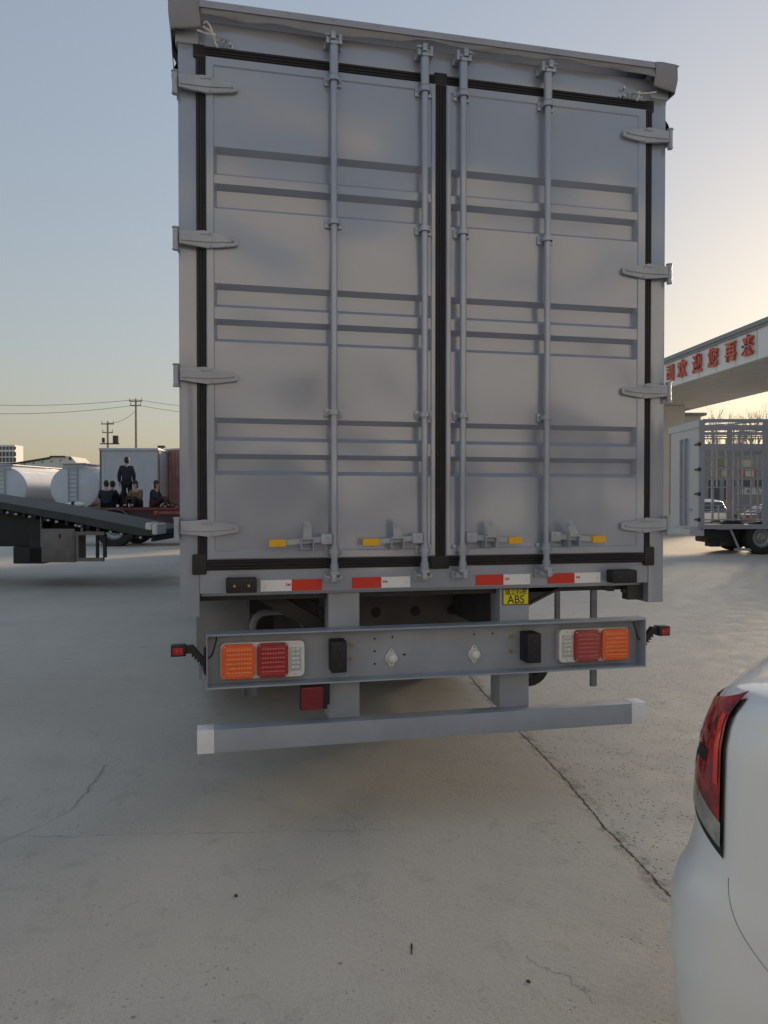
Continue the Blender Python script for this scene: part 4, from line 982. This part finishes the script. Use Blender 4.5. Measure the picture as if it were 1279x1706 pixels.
def side(y, nm, full=True):
    b = MB(); 
    def h(py, th=.019, x0=.1, x1=Lg): b.box(x0, x1, y, y+.05, cz_(py)-th, cz_(py)+th)
    def v(x, p0, p1, th=.013): b.box(x-th, x+th, y-.005, y+.055, cz_(p1), cz_(p0))
    h(701, .05); h(711, .05); h(716)
    for py in ((723, 731, 741, 762, 779, 796, 812) if full else (731, 779)): h(py)
    h(747, .06)
    for py in ((842, 849, 866) if full else (856,)): h(py)
    h(877.5, .07)
    n = 5; wseg = (cx_(1275)-cx_(1169))
    for s in range(n):
        x = .07+s*wseg
        if x > Lg: break
        v(x, 700, 878, .08)
        if x+.4 < Lg: v(x+.33, 711, 868, .03)
        for f_, p0, p1 in (((.24, 731, 812), (.38, 731, 796), (.50, 716, 868), (.64, 731, 812), (.78, 723, 866), (.27, 842, 866), (.68, 842, 866)) if full else ((.5, 716, 868),)):
            if x+f_*wseg < Lg: v(x+f_*wseg, p0, p1, .013)
        bar(b, (x+.1, y+.025, cz_(709)), (min(Lg, x+wseg*.95), y+.025, cz_(703)), .03, .03)
    v(Lg-.07, 700, 878, .08)
    return b.build(nm, CGM, CG)
side(0, 'side_cage'); side(Wd-.05, 'side_cage', False)
b = MB()
for i in range(8): x = .3+i*1.12; b.box(x, x+.05, .05, Wd-.05, cz_(703), cz_(700.5))
b.build('roof_bars', CGM, CG)
b = MB(); b.box(.05, Lg, .03, Wd-.03, cz_(880), cz_(877)); b.build('bed_floor', CREAM, CG)
b = MB(); b.box(Lg, Lg+.06, 0, Wd, cz_(878), cz_(700)); b.build('front_wall', CGD, CG)
b = MB(); b.box(.3, Lg+2, .5, 1.9, cz_(893), cz_(880.5)); b.box(.35, 1.1, .3, 1.2, cz_(905), cz_(882), .05); b.box(1.2, 1.9, .6, 1.6, cz_(913), cz_(885), .06); b.box(.45, .75, .25, .7, cz_(912), cz_(900), .03); b.build('chassis', DKS, CG)
b = MB(); bar(b, (cx_(1219), .1, cz_(881)), (cx_(1234), .1, cz_(915)), .05, .05); b.box(cx_(1196), cx_(1222), .08, .13, cz_(883), cz_(880)); b.box(cx_(1228), cx_(1268), .1, .2, cz_(918), cz_(914)); b.build('side_guard_strut', STEEL, CG)
b = MB(); b.box(-.25, .18, .08, .14, cz_(893), cz_(877.5)); b.box(-.05, .0, .14, Wd-.1, cz_(893), cz_(882.5)); b.build('rear_bumper', CGD, CG)
for x in (cx_(1273), cx_(1273)+1.25, Lg+1.2):
    for y in (.25, 2.15): wheel(CG, (x, y, .5), .5, .38, 'y', 28)
b = MB(); b.box(Lg+.3, Lg+2.3, .1, 2.3, .6, 2.9, .15); b.build('cab', CGD, CG)
b = MB(); b.box(Lg+1.2, Lg+2.2, .08, 2.32, 1.8, 2.6, .05); b.build('cab_window', GLASS, CG)
# cars behind the cage
generic_car('parked_car', 'white parked SUV seen through the cage bars, left of the dark sedan', CARW, vp((1215-639.5)*40/1281, 40), BRZ+R_(168), True, 'cars parked behind the cage truck')
generic_car('parked_car', 'dark blue parked sedan seen through the cage bars, right of the SUV', mat('dark_blue_car_paint', (.03, .04, .08), .25, 0, .05, 2, coat=1), vp((1228-639.5)*38/1281, 38), BRZ+R_(8), False, 'cars parked behind the cage truck')
# shop row far behind with coloured signs and a lettered board
SH = thing('shop_building', 'long low grey shop building with green and red signs, seen through the cage', 'building', vp((1090-639.5)*78/1281, 78), BRZ)
qs = 78/1281
def hx(px): return (px-1090)*qs
def hz(py): return EYE-(py-832.4)*qs
b = MB(); b.box(0, hx(1460), 0, 10, 0, hz(745)); b.build('wall', mat('grey_brown_render', (.27, .25, .22), .8, 0, .08, .6), SH)
b = MB(); b.box(-.3, hx(1462), -.4, 10.3, hz(745), hz(742)); b.build('roof', CAP, SH)
for a, c, d, e, m_ in ((1195, 1213, 765, 776, mat('green_sign', (.20, .23, .10), .5)), (1235, 1252, 766, 778, mat('pale_sign', (.45, .38, .30), .5)), (1233, 1239, 782, 794, mat('orange_red_sign', (.45, .13, .08), .5)), (1256, 1262, 781, 793, mat('red_sign', (.42, .12, .09), .5)), (1240, 1255, 782, 794, mat('cream_sign', (.5, .45, .36), .5)), (1200, 1222, 782, 794, mat('beige_sign', (.42, .36, .25), .5)), (1290, 1330, 766, 778, mat('white_sign', (.55, .53, .5), .5))):
    b = MB(); b.box(hx(a), hx(c), -.12, 0, hz(e), hz(d)); b.build('sign_board', m_, SH)
for i in range(9):
    b = MB(); b.box(hx(1180+i*26), hx(1198+i*26), -.06, 0, hz(832), hz(800)); b.build('shop_window', WIN, SH)
BD = thing('lettered_board', 'low grey board with pale Chinese characters above the dark sedan', 'sign', vp((1245-639.5)*60/1281, 60), BRZ)
qb = 60/1281
b = MB(); b.box(-1.0, 3.2, 0, .1, .2, EYE+19*qb); b.build('board', mat('grey_board', (.20, .19, .20), .6), BD)
text('board_letters', '川汇品尔成', .52, mat('pale_letter', (.62, .60, .58), .5), BD, Matrix.Translation((.45, -.02, EYE+13*qb)) @ FACE, .01, 1, .01)
# bare trees
BARK = mat('bare_tree_bark', (.26, .21, .17), .9, 0, .2, 3)
def tree(label, px, D, H, seed):
    rnd = random.Random(seed)
    t = thing('bare_tree', label, 'tree', vp((px-639.5)*D/1281, D), rnd.random()*6, 'bare trees behind the canopy')
    b = MB(); segs = []
    b.cyl((0, 0, 0), (0, 0, H*.35), .16, .12, 8)
    b.build('trunk', BARK, t)
    c = MB()
    def br(p, d, l, r, k):
        q_ = p+d*l; c.cyl(p, q_, r, r*.65, 5 if k < 3 else 3, False)
        if k >= 5: return
        for _ in range(3 if k < 4 else 2):
            dd = (d+Vector((rnd.uniform(-1, 1), rnd.uniform(-1, 1), rnd.uniform(-.1, .7)))*.42).normalized(); br(p+d*l*rnd.uniform(.55, 1), dd, l*rnd.uniform(.62, .88), r*.62, k+1)
    br(Vector((0, 0, H*.34)), Vector((rnd.uniform(-.06, .06), 0, 1)).normalized(), H*.24, .12, 0)
    c.build('crown', BARK, t, smooth=0)
TL = [(1188, 96, 13.0, 'bare tree standing just right of the gatehouse roof'), (1215, 110, 10.5, 'small bare tree, second right of the gatehouse'), (1203, 115, 9.5, 'thin low bare tree between the first two right of the gatehouse'), (1236, 112, 10.5, 'bare tree left of the tall pair near the right edge'), (1253, 100, 12.0, 'left one of the tall pair of bare trees near the right edge'),
      (1261, 98, 12.8, 'right one of the tall pair of bare trees near the right edge'), (1275, 112, 10.0, 'bare tree cut off by the right edge')]
for i, (px, D, H, lb) in enumerate(TL): tree(lb, px, D, H*1.06, 31+i)
# ------------------------------------------------------------------ unseen buildings added outside the frame to shade the yard and reflect in the paint
b0 = thing('shade_block', 'long low grey block added unseen right of the canopy to shade the yard', 'building', (20.5, -14, 0), 0)  # added only to hold back part of the low sun
b = MB(); b.box(0, 6, 0, 36, 0, 4.2); b.build('wall', SOF, b0)
b = MB(); b.box(-.3, 6.3, -.3, 36.1, 4.2, 4.4); b.build('roof', CAP, b0)
for i in range(6): b = MB(); b.box(-.04, .05, 2+i*5.6, 5+i*5.6, 0, 3.4); b.build('door', CGD, b0)
WSH = thing('bounce_hall', 'pale workshop added unseen behind the camera to bounce light and reflect in the truck doors', 'building', (-18, -15, 0), 0)  # added for its warm bounce and its reflection in the doors
b = MB(); b.box(0, 38, -10, 0, 0, 9); b.build('wall', mat('pale_wall', (.62, .61, .60), .7), WSH)
b = MB(); b.box(-.4, 38.4, -10.4, .3, 9, 9.3); b.build('roof', CAP, WSH)
for i in range(5):
    b = MB(); b.box(1.5+i*7.6, 4.6+i*7.6, -.05, .05, 0, 3.8); b.build('door', DKS, WSH)

# small litter on the concrete
def litter(name, label, cat, m, x, y, r, n, seed, stretch=1, rz=0):
    rnd = random.Random(seed); b = MB(); g = bmesh.ops.create_icosphere(b.bm, subdivisions=2, radius=r)
    for v in g['verts']: v.co *= 1+rnd.uniform(-.25, .25); v.co.y *= stretch; v.co.z = max(0, v.co.z*.55+r*.35)
    o = b.build(name, m, None, smooth=0); o.location = (x, y, 0); o.rotation_euler = (0, 0, rz); tag(o, label, cat)
litter('twig', 'short dark twig lying on the concrete near the bottom edge of the photo', 'twig', BLACKINK, -.392, -.975, .0042, 3, 1, 10, -.24)
litter('pebble', 'small dark stone on the concrete, left of centre in the foreground', 'stone', DARK, -1.012, -.454, .008, 3, 2, 1.2)
litter('stone_chip', 'tiny dark chip on the concrete between the twig and the white car', 'stone', DARK, -.051, -1.25, .006, 3, 3, 1.5, .5)
